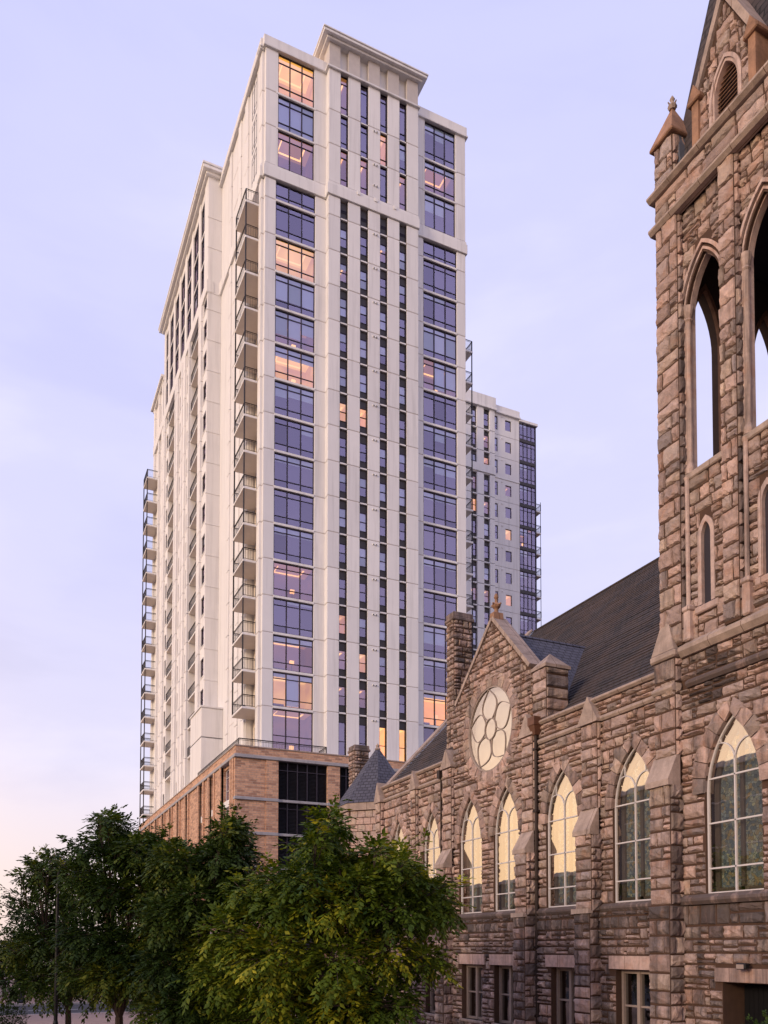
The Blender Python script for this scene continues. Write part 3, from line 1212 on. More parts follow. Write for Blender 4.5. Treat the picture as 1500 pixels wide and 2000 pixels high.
# tall arched windows
def church_window(P, h_, stained, bars=(6.15, 7.37, 8.58), sub=()):
    D = -.11                          # set back in the reveal
    fr = MB()
    sweep(fr, P, h_.outline(12, .025), .05, D - .03, D + .04, True)
    c_, w = h_.c, h_.w
    head = 8.58
    r_ = w / 2
    sweep(fr, P, [(c_, h_.z0), (c_, 9.0)], .04, D - .03, D + .035)
    for z in bars:
        sweep(fr, P, [(c_ - w, z), (c_ + w, z)], .042, D - .03, D + .035)
    for s in (-1, 1):
        cc = c_ + s * r_
        pts = [(cc + r_ * math.cos(a), 8.95 + r_ * 1.12 * math.sin(a)) for a in [math.pi * k / 14 for k in range(15)]]
        sweep(fr, P, pts, .034, D - .025, D + .03)
        zt = 8.95 + r_ * 1.12
        ze = h_.hi(cc)
        if ze - zt > .05:
            sweep(fr, P, [(cc, zt), (cc, ze)], .03, D - .025, D + .03)
    o = fr.build('arched_window', 'bar_paint', CH)
    # panes: two per row and the tracery head
    zz = [h_.z0, *bars]
    for za, zb in zip(zz[:-1], zz[1:]):
        for (a, q) in ((c_ - w, c_), (c_, c_ + w)):
            b_ = MB()
            b_.face([P(a + .02, za, D), P(a + .02, zb, D), P(q - .02, zb, D), P(q - .02, za, D)])
            b_.build('pane', 'church_glass', o, fix=False)
    top = Arch(c_, w, bars[-1], h_.zs, h_.za)
    top.zs = h_.zs
    b_ = MB()
    ol = [p for p in h_.outline(12, .02) if p[1] >= bars[-1] - .3]
    ol = [(c_ - w + .02, bars[-1]), (c_ + w - .02, bars[-1])] + [p for p in ol if p[1] > bars[-1]]
    b_.face([P(u, z, D) for u, z in reversed(ol)])
    b_.build('pane', 'church_glass', o, fix=False)
    # inner leaded window
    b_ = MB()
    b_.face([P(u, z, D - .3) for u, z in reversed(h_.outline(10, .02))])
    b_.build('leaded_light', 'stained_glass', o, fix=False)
    fr2 = MB()
    sweep(fr2, P, h_.outline(10, .09), .16, D - .29, D - .22, True)
    sweep(fr2, P, [(c_, h_.z0), (c_, h_.za - .1)], .12, D - .29, D - .22)
    fr2.build('inner_frame', 'timber_paint', o)
    return o


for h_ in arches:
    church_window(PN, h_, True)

# rose window: six petals round an eye
fr = MB()
PR = frame_x(XN)
circ = lambda r_, n=40: [(rose.c + r_ * math.cos(2 * math.pi * k / n), rose.zc + r_ * math.sin(2 * math.pi * k / n)) for k in range(n)]
sweep(fr, PR, circ(1.70), .06, -.07, .02, True)
sweep(fr, PR, circ(.43, 24), .035, -.065, .006, True)
petals = []
for k in range(5):
    a = math.pi / 2 + k * math.pi / 2.5 - .08
    ring = []
    for q in range(25):
        t = q / 24
        wdt = .17 * (1 - t) + .47 * math.sin(math.pi * t ** .9)
        rr = .40 + (1.66 - .40) * t
        ring.append((rr, wdt))
    pts = []
    for (rr, wdt) in ring:
        pts.append((rose.c + rr * math.cos(a) - wdt * math.sin(a), rose.zc + rr * math.sin(a) + wdt * math.cos(a)))
    for (rr, wdt) in reversed(ring):
        pts.append((rose.c + rr * math.cos(a) + wdt * math.sin(a), rose.zc + rr * math.sin(a) - wdt * math.cos(a)))
    sweep(fr, PR, pts[:25], .028, -.06, .0)
    sweep(fr, PR, pts[25:], .028, -.062, -.002)
ro = fr.build('rose_window', 'timber_paint', CH)
for k in range(5):
    a0, a1 = math.pi / 2 + k * math.pi / 2.5 - .08 - math.pi / 5, math.pi / 2 + k * math.pi / 2.5 - .08 + math.pi / 5
    b_ = MB()
    arc = [a0 + (a1 - a0) * q / 8 for q in range(9)]
    b_.face([PR(rose.c + 1.72 * math.cos(a), rose.zc + 1.72 * math.sin(a), -.035) for a in reversed(arc)] + [PR(rose.c + .43 * math.cos(a), rose.zc + .43 * math.sin(a), -.035) for a in arc])
    b_.build('petal_pane', 'church_glass', ro, fix=False)
b_ = MB()
b_.face([PR(u, z, -.035) for u, z in reversed([(rose.c + .43 * math.cos(2 * math.pi * k / 20), rose.zc + .43 * math.sin(2 * math.pi * k / 20)) for k in range(20)])])
b_.build('eye_pane', 'church_glass', ro, fix=False)
b_ = MB()
b_.face([PR(u, z, -.3) for u, z in reversed(circ(1.74, 32))])
b_.build('opal_glass', 'opal', ro, fix=False)

# roofs: main nave roof with ridge, cross gable roof, clad cheeks, far verge
RX, RZ, EX, EZ = 27.5, 22.05, 18.35, 12.35
b_ = MB()
b_.mesh([(EX, 14.2, EZ), (EX, 41.3, EZ), (RX, 41.3, RZ), (RX, 14.2, RZ), (2 * RX - EX, 14.2, EZ), (2 * RX - EX, 41.3, EZ),
         (EX, 14.2, EZ - .2), (EX, 41.3, EZ - .2), (2 * RX - EX, 14.2, EZ - .2), (2 * RX - EX, 41.3, EZ - .2)],
        [(0, 1, 2, 3), (3, 2, 5, 4), (0, 3, 4, 8, 6), (1, 7, 9, 5, 2), (6, 8, 9, 7), (0, 6, 7, 1), (4, 5, 9, 8)])
b_.build('nave_roof', 'slate', CH)
b_ = MB()
sd_ = Vector((RX - EX, 0, RZ - EZ))
sL = sd_.length
sd_.normalize()
sn_ = Vector((-sd_.z, 0, sd_.x))
nr_ = int(sL / .25)
O_ = Vector((EX, 0, EZ))
for i in range(nr_):
    p0 = O_ + sd_ * (sL * i / nr_)
    p1 = O_ + sd_ * (sL * (i + 1) / nr_ + .02)
    y = 14.2
    while y < 41.3:
        y2 = min(41.3, y + rnd.uniform(1.2, 3.6))
        lift = rnd.uniform(.022, .042)
        a, c_ = p0 + sn_ * lift, p1 + sn_ * .006
        b_.face([(a.x, y, a.z), (a.x, y2, a.z), (c_.x, y2, c_.z), (c_.x, y, c_.z)])
        b_.face([(a.x, y, a.z), (p0.x, y, p0.z - .002), (p0.x, y2, p0.z - .002), (a.x, y2, a.z)])
        y = y2
b_.build('slate_courses', 'slate', CH, fix=False)['kind'] = 'stuff'
one('ridge_tiles', CH, 'slate', (RX - .1, RX + .1, 14.2, 41.3, RZ - .05, RZ + .06), ch=.03)
sl = (RZ - EZ) / (RX - EX)
xr = lambda z: EX + (z - EZ) / sl
b_ = MB()
zr, ze, yr, ya, yb = 16.85, 13.75, 29.75, 26.95, 32.6
b_.mesh([(18.5, yr, zr), (xr(zr) + .3, yr, zr), (xr(ze) + .3, ya, ze), (18.5, ya, ze), (xr(ze) + .3, yb, ze), (18.5, yb, ze)], [(0, 1, 2, 3), (0, 5, 4, 1)])
b_.build('cross_roof', 'slate_blue', CH, fix=False)
b_ = MB()
for k in range(5):
    z = 12.3 + k * .29
    b_.prism([(ya + .22 - .02, z), (ya + .16 - .02, z), (ya + .2, z + .3)], 18.6, xr(ze) + .2)
b_.box(18.55, xr(ze) + .2, ya + .21, yb - .21, 12.2, ze + .02)
b_.build('roof_cheek', 'slate_blue', CH)
b_ = MB()
b_.prism([(yr - .07, zr - .03), (yr + .07, zr - .03), (yr, zr + .07)], 18.5, xr(zr) + .1)
b_.build('ridge_cap', 'slate_blue', CH)
b_ = MB()
for s in (0, 1):
    y0 = 40.75 if s == 0 else 41.15
    pts = [(EX - .1, EZ + .05), (RX, RZ + .25), (RX, RZ - .2), (EX - .1, EZ - .35)]
    b_.prism(pts, 41.1, 41.6, 'Y')
    break
b_.build('verge_coping', 'coping_stone', CH)
b_ = MB()
b_.prism([(EX, EZ + .01), (RX, RZ + .1), (RX, RZ + .02), (EX, EZ - .05)], 40.8, 41.08, 'Y')
b_.build('verge_flashing', 'lead_sheet', CH)
one('end_wall', CH, 'mortar', (18.05, 36.9, 41.0, 41.4, 0, 12.2))
b_ = MB()
b_.prism([(18.1, 12.2), (36.9, 12.2), (RX, RZ - .2)], 41.12, 41.45, 'Y')
b_.build('end_gable', 'mortar', CH)

# chimney beside the gable
def chimney(x0, x1, y0, y1, z0, z1, cap=.1):
    c0 = MB()
    c0.box(x0, x1, y0, y1, z0, z1)
    o = c0.build('chimney', 'mortar', CH)
    dk = lambda z: .45
    lay(o, frame_x(x0), y0, y1, z0, z1 - .25, hmin=.22, hmax=.34, wmin=.3, wmax=.5, soot_shade=dk, snk=.2)
    lay(o, frame_y(y0), x0, x1, z0, z1 - .25, hmin=.22, hmax=.34, wmin=.3, wmax=.6, soot_shade=lambda z: .45, snk=.2)
    b_ = MB()
    b_.tint = (.6, .4, .7)
    b_.bbox(x0 - cap, x1 + cap, y0 - cap, y1 + cap, z1 - .28, z1 - .1, c=.04)
    b_.bbox(x0 - cap * .4, x1 + cap * .4, y0 - cap * .4, y1 + cap * .4, z1 - .1, z1 + .14, c=.03)
    b_.build('chimney_cap', 'dressed_stone', o)
    b_ = MB()
    b_.tint = (.6, .4, .7)
    b_.bbox(x0 - cap * .6, x1 + cap * .6, y0 - cap * .6, y1 + cap * .6, z1 - 1.12, z1 - 1.0, c=.03)
    b_.build('chimney_band', 'dressed_stone', o)
    return o


chimney(19.5, 20.5, 35.8, 36.5, 12.0, 19.95)
chimney(21.2, 22.2, 52.6, 53.6, 11.5, 17.3)

# octagonal stair turret beyond the nave
TX, TY, TR = 21.5, 49.5, 2.68
oct_ = [(TX + TR * math.cos(R(22.5 + 45 * k)), TY + TR * math.sin(R(22.5 + 45 * k))) for k in range(8)]
b_ = MB()
for k in range(8):
    p, q = oct_[k], oct_[(k + 1) % 8]
    b_.face([(p[0], p[1], 12.75), (q[0], q[1], 12.75), (TX + .12 * (q[0] - TX) / TR, TY + .12 * (q[1] - TY) / TR, 16.5), (TX + .12 * (p[0] - TX) / TR, TY + .12 * (p[1] - TY) / TR, 16.5)])
b_.build('turret_roof', 'slate_blue', CH)
b_ = MB()
sc8 = lambda r_: [(TX + (x - TX) * r_, TY + (y - TY) * r_) for x, y in oct_]
b_.prism(sc8(.93), 0, 12.3, 'Z')
b_.build('turret_wall', 'mortar', CH)
tw = CH.children[-1] if False else None
b_ = MB()
b_.prism(sc8(.985), 12.3, 12.74, 'Z')
b_.build('turret_cornice', 'coping_stone', CH)
b_ = MB()
b_.lathe(TX, TY, [(.14, 16.4), (.2, 16.5), (.1, 16.62), (.13, 16.72), (.02, 16.86)], 8)
b_.build('turret_finial', 'coping_stone', CH)
b_ = MB()
for k in range(8):
    p, q = sc8(.93)[k], sc8(.93)[(k + 1) % 8]
    for j in range(9):
        z = 8.5 + j * .42
        nb = 4
        for i in range(nb):
            t0, t1 = (i + (.0 if j % 2 else .25)) / nb, (i + 1 + (.0 if j % 2 else .25)) / nb
            t1 = min(t1, 1)
            nx_, ny_ = (p[0] + q[0]) / 2 - TX, (p[1] + q[1]) / 2 - TY
            L = math.hypot(nx_, ny_)
            nx_, ny_ = nx_ / L, ny_ / L
            lerp = lambda t, d: (p[0] + (q[0] - p[0]) * t + nx_ * d, p[1] + (q[1] - p[1]) * t + ny_ * d)
            g = .008
            a, c_ = lerp(t0 + g, .04), lerp(t1 - g, .04)
            a2, c2 = lerp(t0 + g, -.02), lerp(t1 - g, -.02)
            b_.tint = (rnd.random(), .8, .1)
            b_.mesh([(*a2, z), (*c2, z), (*c2, z + .4), (*a2, z + .4), (*a, z + .015), (*c_, z + .015), (*c_, z + .385), (*a, z + .385)], [(4, 5, 6, 7), (0, 1, 5, 4), (1, 2, 6, 5), (2, 3, 7, 6), (3, 0, 4, 7)])
o = b_.build('turret_stonework', 'stone', CH)
o['kind'] = 'stuff'

# iron downpipe with hopper, and a lightning cable
b_ = MB()
b_.bar((17.86, 26.5, 0), (17.86, 26.5, 12.0), .065, 8)
for z in (1.5, 4.0, 6.5, 9.0, 11.3):
    b_.box(17.78, 18.0, 26.38, 26.62, z, z + .07)
b_.build('downpipe', 'iron', CH)
b_ = MB()
b_.mesh([(17.66, 26.3, 12.2), (18.0, 26.3, 12.2), (18.0, 26.7, 12.2), (17.66, 26.7, 12.2), (17.76, 26.4, 11.85), (17.97, 26.4, 11.85), (17.97, 26.6, 11.85), (17.76, 26.6, 11.85)],
        [(0, 1, 2, 3), (4, 7, 6, 5), (0, 4, 5, 1), (1, 5, 6, 2), (2, 6, 7, 3), (3, 7, 4, 0)])
b_.box(17.64, 18.0, 26.28, 26.72, 12.2, 12.5)
b_.build('rain_hopper', 'copper_box', CH)
b_ = MB()
b_.bar((17.9, 34.1, 0), (17.9, 34.1, 11.6), .04, 6)
b_.box(17.75, 18.0, 33.98, 34.22, 11.6, 11.95)
b_.build('downpipe', 'iron', CH)

# ------------------------------------------------------------------ bell tower
TC, TH = 16.42, 2.70           # centre of the street face along Y, half width
TXB = 22.8                     # back face
t_win = Arch(16.64, .97, SILL, 8.2, 10.15, .46)
door = Arch(16.25, .82, -.2, 3.1, 3.1)
tower = backing('tower_lower_wall', CH, PT_, TC - TH, TC + TH, -.3, 12.5, [t_win, door], t=.9)
lay(tower, PT_, TC - TH, 18.47, 0, 3.2, [door, Arch(16.25, 1.05, 3.08, 3.5, 3.5)], soot_shade=soot_shade_tower, hmin=.3, hmax=.52, wmin=.4, wmax=.95)
lay(tower, PT_, TC - TH, 18.47, 3.2, 5.2, [Arch(16.25, 1.05, 3.08, 3.5, 3.5)], soot_shade=soot_shade_tower, hmin=.3, hmax=.52, wmin=.4, wmax=.95)
lay(tower, PT_, TC - TH, 18.47, SILL, 11.25, [t_win], soot_shade=soot_shade_tower, hmin=.28, hmax=.5, wmin=.35, wmax=.9)
lay(tower, PT_, TC - TH, 18.47, 11.5, 12.15, [], soot_shade=lambda z: .4, hmin=.28, hmax=.4)
quoin_pier(tower, frame_y(TC - TH), XT, XT + .9, 0, 12.1, soot_shade_tower, .32, .55)
arch_ring(tower, PT_, t_win, 6, .06)
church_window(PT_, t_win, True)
b_ = MB()
b_.tint = (.3, .5, .5)
b_.box(XT - .06, XT + .4, 15.2, 17.3, 3.12, 3.48)
b_.build('lintel', 'dressed_stone', tower)
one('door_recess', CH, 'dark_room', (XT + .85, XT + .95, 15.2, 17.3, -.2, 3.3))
one('tower_door', CH, 'lamp_paint', *[(XT + .74, XT + .80, 15.45 + .16 * k, 15.6 + .16 * k, 0, 3.0) for k in range(10)])
string_course(CH, XT - .02, TC - TH, 18.47, 5.19, .28, .17, 'dressed_stone', 'sill_band')
string_course(CH, XT, TC - TH, TC + TH - .95, 11.25, .24, .14, 'dressed_stone')
string_course(CH, XT + .05, TC - TH, TC + TH - .75, 12.15, .42, .26, 'coping_stone', 'tower_string')
# corner buttress of the tower
core = MB()
YB0, YB1 = 18.46, 19.3
stg = [(16.83, -.1, 5.2), (16.9, 5.2, 8.6), (17.13, 9.4, 12.2)]
for (xp, z0, z1) in stg:
    core.box(xp, 18.2, YB0 + .012, YB1 - .012, z0, z1)
core.box(17.2, 18.2, YB0 + .02, YB1 - .02, 8.5, 12.3)
bo = core.build('tower_buttress', 'mortar', CH)
for (xp, z0, z1) in stg:
    quoin_pier(bo, frame_x(xp), YB0, YB1, z0, z1, soot_shade_tower, .32, .55)
    quoin_pier(bo, frame_y(YB0), xp, XT + .02, z0, z1, lambda z: .55, .32, .55)
b_ = MB()
xa, xb, z1, z2 = 16.9, 17.13, 8.6, 9.42
V = []
for y in (YB0 - .05, YB1 + .05):
    V += [(xa - .12, y, z1 - .05), (xb + .1, y, z1 - .05), (xb + .1, y, z2), (xb - .02, y, z2), (xa - .12, y, z1 + .12)]
b_.mesh(V, [(0, 1, 2, 3, 4), (9, 8, 7, 6, 5), (0, 4, 9, 5), (4, 3, 8, 9), (3, 2, 7, 8), (0, 5, 6, 1), (1, 6, 7, 2)])
b_.build('set_off', 'coping_stone', bo)
string_course(bo, 17.12, YB0, YB1, 11.25, .22, .12)
b_ = MB()
b_.bbox(17.02, 18.0, YB0 - .08, YB1 + .1, 12.2, 12.42, c=.05)
ym = (YB0 + YB1) / 2
b_.mesh([(17.05, YB0 - .04, 12.42), (17.05, YB1 + .04, 12.42), (17.22, ym + .02, 13.72), (17.9, YB0 - .04, 12.42), (17.9, YB1 + .04, 12.42), (17.9, ym + .02, 13.72)],
        [(0, 2, 1), (3, 4, 5), (0, 3, 5, 2), (1, 2, 5, 4), (0, 1, 4, 3)])
b_.build('gablet_cap', 'coping_stone', bo)
# shaft above the string
XU, XR_ = 17.2, 17.42
P_U, P_R = frame_x(XU), frame_x(XR_)
TOPZ = 25.0
bays = [(16.70, 18.24), (14.60, 16.14)]
bel = []
for (a, q) in bays:
    m_ = (a + q) / 2
    bel.append(Arch(m_, .65, 17.3, 22.0, 23.35, .32))
lan = [Arch((a + q) / 2 + .02, .18, 13.45, 15.35, 15.72, .0) for (a, q) in bays]
up_wall = backing('belfry_wall', CH, P_R, TC - TH + .1, TC + TH - .1, 12.5, TOPZ + .1, bel + lan, t=.3)
for (a, q), be, la in zip(bays, bel, lan):
    rr = Arch(la.c, la.w + .10, 13.4, la.zs, la.za + .15, 0)
    lay(up_wall, P_R, a, q, 12.5, 17.2, [rr], hmin=.3, hmax=.5, wmin=.45, wmax=.95, soot_shade=lambda z: .05)
    lay(up_wall, P_R, a, q, 17.3, TOPZ, [Arch(be.c, be.w + .06, be.z0, be.zs, be.za + .12, .34)], hmin=.3, hmax=.5, wmin=.3, wmax=.6, soot_shade=lambda z: .05)
    # moulded jambs and hood: three stepped orders
    for k, (off, d0, d1, wd) in enumerate(((.03, -.29, -.1, .11), (.08, -.2, .025, .06), (.22, -.05, .07, .09))):
        if k == 2:
            e2 = Arch(be.c, be.w + off, be.zs - .1, be.zs, be.za + off * 1.3, 0)
            pts = e2.outline(12)[2:]
        else:
            e2 = Arch(be.c, be.w + off, be.z0, be.zs, be.za + off * 1.3, 0)
            pts = e2.outline(12)[1:] + [e2.outline(12)[0]]
        b_ = MB()
        b_.tint = (.58, .8, .2)
        sweep(b_, P_R, pts, wd, d0, d1)
        b_.build('belfry_moulding', 'dressed_stone', up_wall)
    # attached shafts with capitals and bases
    for s in (-1, 1):
        b_ = MB()
        b_.tint = (.64, .75, .3)
        x_, y_ = XR_ + .06, be.c + s * (be.w + .02)
        b_.lathe(x_, y_, [(.14, 17.35), (.15, 17.5), (.1, 17.62), (.085, 17.66), (.085, 21.75), (.12, 21.8), (.09, 21.86), (.13, 22.0), (.15, 22.12), (.15, 22.2)], 10)
        b_.build('colonnette', 'dressed_stone', up_wall)
    one('belfry_sill', up_wall, 'coping_stone', (XR_ - .12, XR_ + .4, a - .02, q + .02, 17.12, 17.32), ch=.03)
    # lancet below: dressed surround and dark slit
    b_ = MB()
    b_.tint = (.6, .7, .2)
    e2 = Arch(la.c, la.w + .06, 13.45, la.zs, la.za + .08, 0)
    sweep(b_, P_R, e2.outline(8)[1:] + [e2.outline(8)[0]], .14, -.2, .045)
    b_.build('lancet_surround', 'dressed_stone', up_wall)
    one('lancet_sill', up_wall, 'dressed_stone', (XR_ - .09, XR_ + .3, la.c - .45, la.c + .42, 13.22, 13.42), ch=.03)
    b_ = MB()
    b_.face([P_R(u, z, -.07) for u, z in reversed(la.outline(8))])
    b_.build('lancet_back', 'dark_room', up_wall, fix=False)
# piers of the shaft
pc = MB()
PI_ = [(18.24, 19.12), (16.14, 16.70), (13.72, 14.60)]
for (a, q) in PI_:
    pc.box(XU, XR_ + .3, a + .012, q - .012, 12.5, TOPZ)
po = pc.build('tower_pier', 'mortar', CH)
for (a, q) in PI_:
    quoin_pier(po, P_U, a, q, 12.55, TOPZ, lambda z: .06, .36, .6)
    quoin_pier(po, frame_y(a), XU, XR_, 12.55, TOPZ, lambda z: .5, .3, .52)
    # slender shaft in the angle, on a chamfered base block
    if a > 15:
        b_ = MB()
        b_.tint = (.62, .75, .25)
        b_.lathe(XR_ - .1, a - .14, [(.09, 13.5), (.065, 13.6), (.065, 17.1), (.1, 17.2)], 8)
        b_.bbox(XR_ - .22, XR_ + .05, a - .27, a - .02, 12.55, 13.4, c=.04)
        b_.bbox(XR_ - .25, XR_ + .05, a - .30, a, 13.38, 13.52, c=.03)
        b_.build('angle_shaft', 'dressed_stone', po)
# the other three sides of the belfry: plain walls with the same pair of openings
for nm, P, u0, u1 in (('belfry_back_wall', lambda u, z, d=0: (TXB + d, u, z), TC - TH + .1, TC + TH - .1),):
    backing(nm, CH, P, u0, u1, 0, TOPZ, [Arch(h_.c, .60, 17.3, 21.9, 23.2) for h_ in bel], t=.4, mat='belfry_shade')
for nm, yy, sg in (('belfry_north_wall', TC + TH - .1, 1), ('belfry_south_wall', TC - TH + .1, -1)):
    P = (lambda yy, sg: (lambda u, z, d=0: (u, yy + sg * d, z)))(yy, sg)
    hs = [Arch(x_, .62, 17.3, 21.9, 23.55) for x_ in (18.62, 21.1)]
    wl_ = backing(nm, CH, P, XR_ + .02, TXB - .42, 0, TOPZ, hs, t=.4, mat='belfry_shade')
    if sg < 0:
        low_w = [(0, 12.1), (12.5, TOPZ)]
        for (za_, zb_) in low_w:
            lay(wl_, P, XR_, TXB - .1, za_, zb_, [Arch(h_.c, h_.w + .05, h_.z0, h_.zs, h_.za + .1, .3) for h_ in hs], hmin=.3, hmax=.52, wmin=.4, wmax=1.0, soot_shade=lambda z: .2)
        for (z_, h2, pj) in ((12.12, .42, .3), (TOPZ - .05, .26, .3), (25.95, .24, .34), (5.19, .28, .26)):
            one('tower_string', wl_, 'coping_stone', (XR_ - .1, TXB + .1, yy - pj, yy + .1, z_, z_ + h2), ch=.06)
    for h_ in hs:
        b_ = MB()
        sweep(b_, P, h_.outline(12)[1:] + [h_.outline(12)[0]], .12, -.42, -.3)
        b_.build('belfry_moulding', 'orange_stone', wl_)
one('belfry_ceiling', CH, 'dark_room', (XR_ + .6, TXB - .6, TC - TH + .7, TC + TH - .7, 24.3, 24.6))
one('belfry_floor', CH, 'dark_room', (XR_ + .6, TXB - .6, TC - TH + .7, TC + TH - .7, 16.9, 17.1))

# entablature: two mouldings with a frieze of big blocks
string_course(CH, XU + .02, TC - TH - .1, TC + TH + .12, TOPZ - .05, .26, .2, 'coping_stone', 'tower_cornice')
fz = MB()
fz.box(XU, TXB, TC - TH, TC + TH, TOPZ + .2, 26.1)
fzo = fz.build('frieze', 'mortar', CH)
lay(fzo, frame_y(TC - TH), XU, TXB, TOPZ + .21, 25.95, (), hmin=.34, hmax=.4, wmin=.8, wmax=1.5, soot_shade=lambda z: .1, snk=.1)
lay(fzo, P_U, TC - TH, TC + TH, TOPZ + .21, 25.95, (), hmin=.34, hmax=.4, wmin=.8, wmax=1.5, soot_shade=lambda z: .1, snk=.1)
string_course(CH, XU + .02, TC - TH - .14, TC + TH + .14, 25.95, .24, .24, 'coping_stone', 'tower_cornice')
# spire roof, dormer gable and corner pinnacles
b_ = MB()
ztip, zb0 = 42.0, 26.15
ax, ay = (XU + TXB) / 2, TC
cs = [(XU + .25, TC - TH + .25), (TXB - .25, TC - TH + .25), (TXB - .25, TC + TH - .25), (XU + .25, TC + TH - .25)]
for k in range(4):
    p, q = cs[k], cs[(k + 1) % 4]
    b_.face([(*p, zb0), (*q, zb0), (ax, ay, ztip)])
b_.build('spire_roof', 'slate', CH)
DX = XU + .05
dor = Arch(TC - .02, .42, 26.2, 26.95, 27.75, .24)
dtop = lambda u: 27.6 + (29.55 - 27.6) * (1 - abs(u - TC) / 1.0) if abs(u - TC) < 1.0 else 27.6
do = backing('dormer_wall', CH, frame_x(DX), TC - 1.0, TC + 1.0, 26.15, dtop, [dor], t=.24, breaks=(TC,))
lay(do, frame_x(DX), TC - 1.0, TC + 1.0, 26.2, 29.4, [dor], top=dtop, hmin=.3, hmax=.45, wmin=.3, wmax=.8, soot_shade=lambda z: .05, snk=.15)
b_ = MB()
b_.tint = (.6, .8, .2)
for off, d0, d1, wd in ((.02, -.2, .02, .07), (.1, -.1, .06, .09)):
    e2 = Arch(dor.c, dor.w + off, dor.z0, dor.zs, dor.za + off * 1.3, 0)
    sweep(b_, frame_x(DX), e2.outline(10)[1:] + [e2.outline(10)[0]], wd, d0, d1)
b_.build('louvre_surround', 'dressed_stone', do)
lv = MB()
for k in range(13):
    z = 26.25 + k * .115
    hw = dor.half(z + .03)
    if hw > .03:
        lv.mesh([(DX + .1, dor.c - hw, z), (DX + .1, dor.c + hw, z), (DX + .17, dor.c + hw, z + .05), (DX + .17, dor.c - hw, z + .05),
                 (DX + .1, dor.c - hw, z + .012), (DX + .1, dor.c + hw, z + .012), (DX + .17, dor.c + hw, z + .062), (DX + .17, dor.c - hw, z + .062)],
                [(0, 1, 2, 3), (4, 7, 6, 5), (0, 4, 5, 1), (3, 2, 6, 7), (0, 3, 7, 4), (1, 5, 6, 2)])
o = lv.build('louvre_slats', 'orange_stone', do)
o['kind'] = 'stuff'
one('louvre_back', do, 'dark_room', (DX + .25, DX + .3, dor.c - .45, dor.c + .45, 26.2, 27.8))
for s in (-1, 1):
    b_ = MB()
    d = Vector((-s * 1.0, 1.95)).normalized()
    nn = Vector((s * 1.95, 1.0)).normalized()
    p, q = Vector((TC + s * 1.06, 27.5)), Vector((TC, 29.6))
    b_.prism([tuple(p - nn * .03), tuple(q - nn * .03), tuple(q + nn * .14), tuple(p + nn * .14)], DX - .1, DX + .9)
    b_.build('dormer_coping', 'coping_stone', do)
    b_ = MB()
    b_.box(DX - .12, DX + .6, TC + s * 1.0 - .12, TC + s * 1.0 + .12, 26.2, 27.45)
    b_.bbox(DX - .2, DX + .68, TC + s * 1.0 - .24, TC + s * 1.0 + .24, 27.45, 27.6, c=.03)
    b_.prism([(TC + s * 1.0 - .2, 27.6), (TC + s * 1.0 + .2, 27.6), (TC + s * 1.0, 27.95)], DX - .18, DX + .6)
    b_.build('dormer_kneeler', 'orange_stone', do)
b_ = MB()
zq = 29.4
b_.mesh([(DX + .3, TC - .98, 27.5), (DX + .3, TC + .98, 27.5), (DX + .3, TC, zq), (ax, TC - .98, 27.5), (ax, TC + .98, 27.5), (ax, TC, zq)], [(0, 2, 5, 3), (1, 4, 5, 2), (0, 3, 4, 1)])
b_.build('dormer_roof', 'slate', CH)
for s in (1, -1):
    yc = TC + s * (TH - .36)
    pn = MB()
    pn.box(XU, XU + .75, yc - .36, yc + .36, 26.15, 27.55)
    po2 = pn.build('pinnacle', 'mortar', CH)
    quoin_pier(po2, P_U, yc - .36, yc + .36, 26.2, 27.5, lambda z: .05)
    quoin_pier(po2, frame_y(yc - .36), XU, XU + .75, 26.2, 27.5, lambda z: .3)
    b_ = MB()
    b_.bbox(XU - .12, XU + .87, yc - .48, yc + .48, 27.5, 27.6, c=.03)
    b_.mesh([(XU - .1, yc - .46, 27.6), (XU + .85, yc - .46, 27.6), (XU + .85, yc + .46, 27.6), (XU - .1, yc + .46, 27.6), (XU + .37, yc, 28.75)], [(0, 1, 4), (1, 2, 4), (2, 3, 4), (3, 0, 4), (0, 3, 2, 1)])
    b_.build('pinnacle_cap', 'orange_stone', po2)
    b_ = MB()
    b_.lathe(XU + .37, yc, [(.1, 28.65), (.14, 28.75), (.07, 28.82), (.05, 28.9), (.08, 28.97), (.02, 29.08)], 8)
    for a in range(4):
        b_.bar((XU + .37, yc, 28.7), (XU + .37 + .17 * math.cos(a * 1.57), yc + .17 * math.sin(a * 1.57), 28.82), .05, 4, r2=.02)
    b_.build('pinnacle_finial', 'coping_stone', po2)
    b_ = MB()
    b_.prism([(yc - .36, 26.2), (yc - .52, 26.2), (yc - .40, 27.5), (yc - .36, 27.5)], XU + .2, XU + .5)
    b_.build('lead_flashing', 'lead_sheet', po2)
# floodlight over the tower door
b_ = MB()
b_.bbox(XT - .34, XT - .16, 16.0, 16.32, 3.46, 3.62, c=.03)
b_.bar((XT - .3, 16.15, 3.55), (XT + .02, 16.15, 3.6), .03, 6)
fl_ = b_.build('floodlight', 'lamp_paint', CH)
one('floodlight_lens', fl_, 'timber_paint', (XT - .345, XT - .338, 16.04, 16.28, 3.48, 3.59))
flush_stones(300)

# ================================================================== apartment tower
AT = thing('apartment_tower', 'tall cream apartment tower with dark framed windows above a brick podium', 'building', (30, 80, 0))
FY, CY = 73.0, 72.3
FL = 3.29
L = [71.26 - FL * k for k in range(16)]          # ledge levels below the upper band
WPROTO = {}


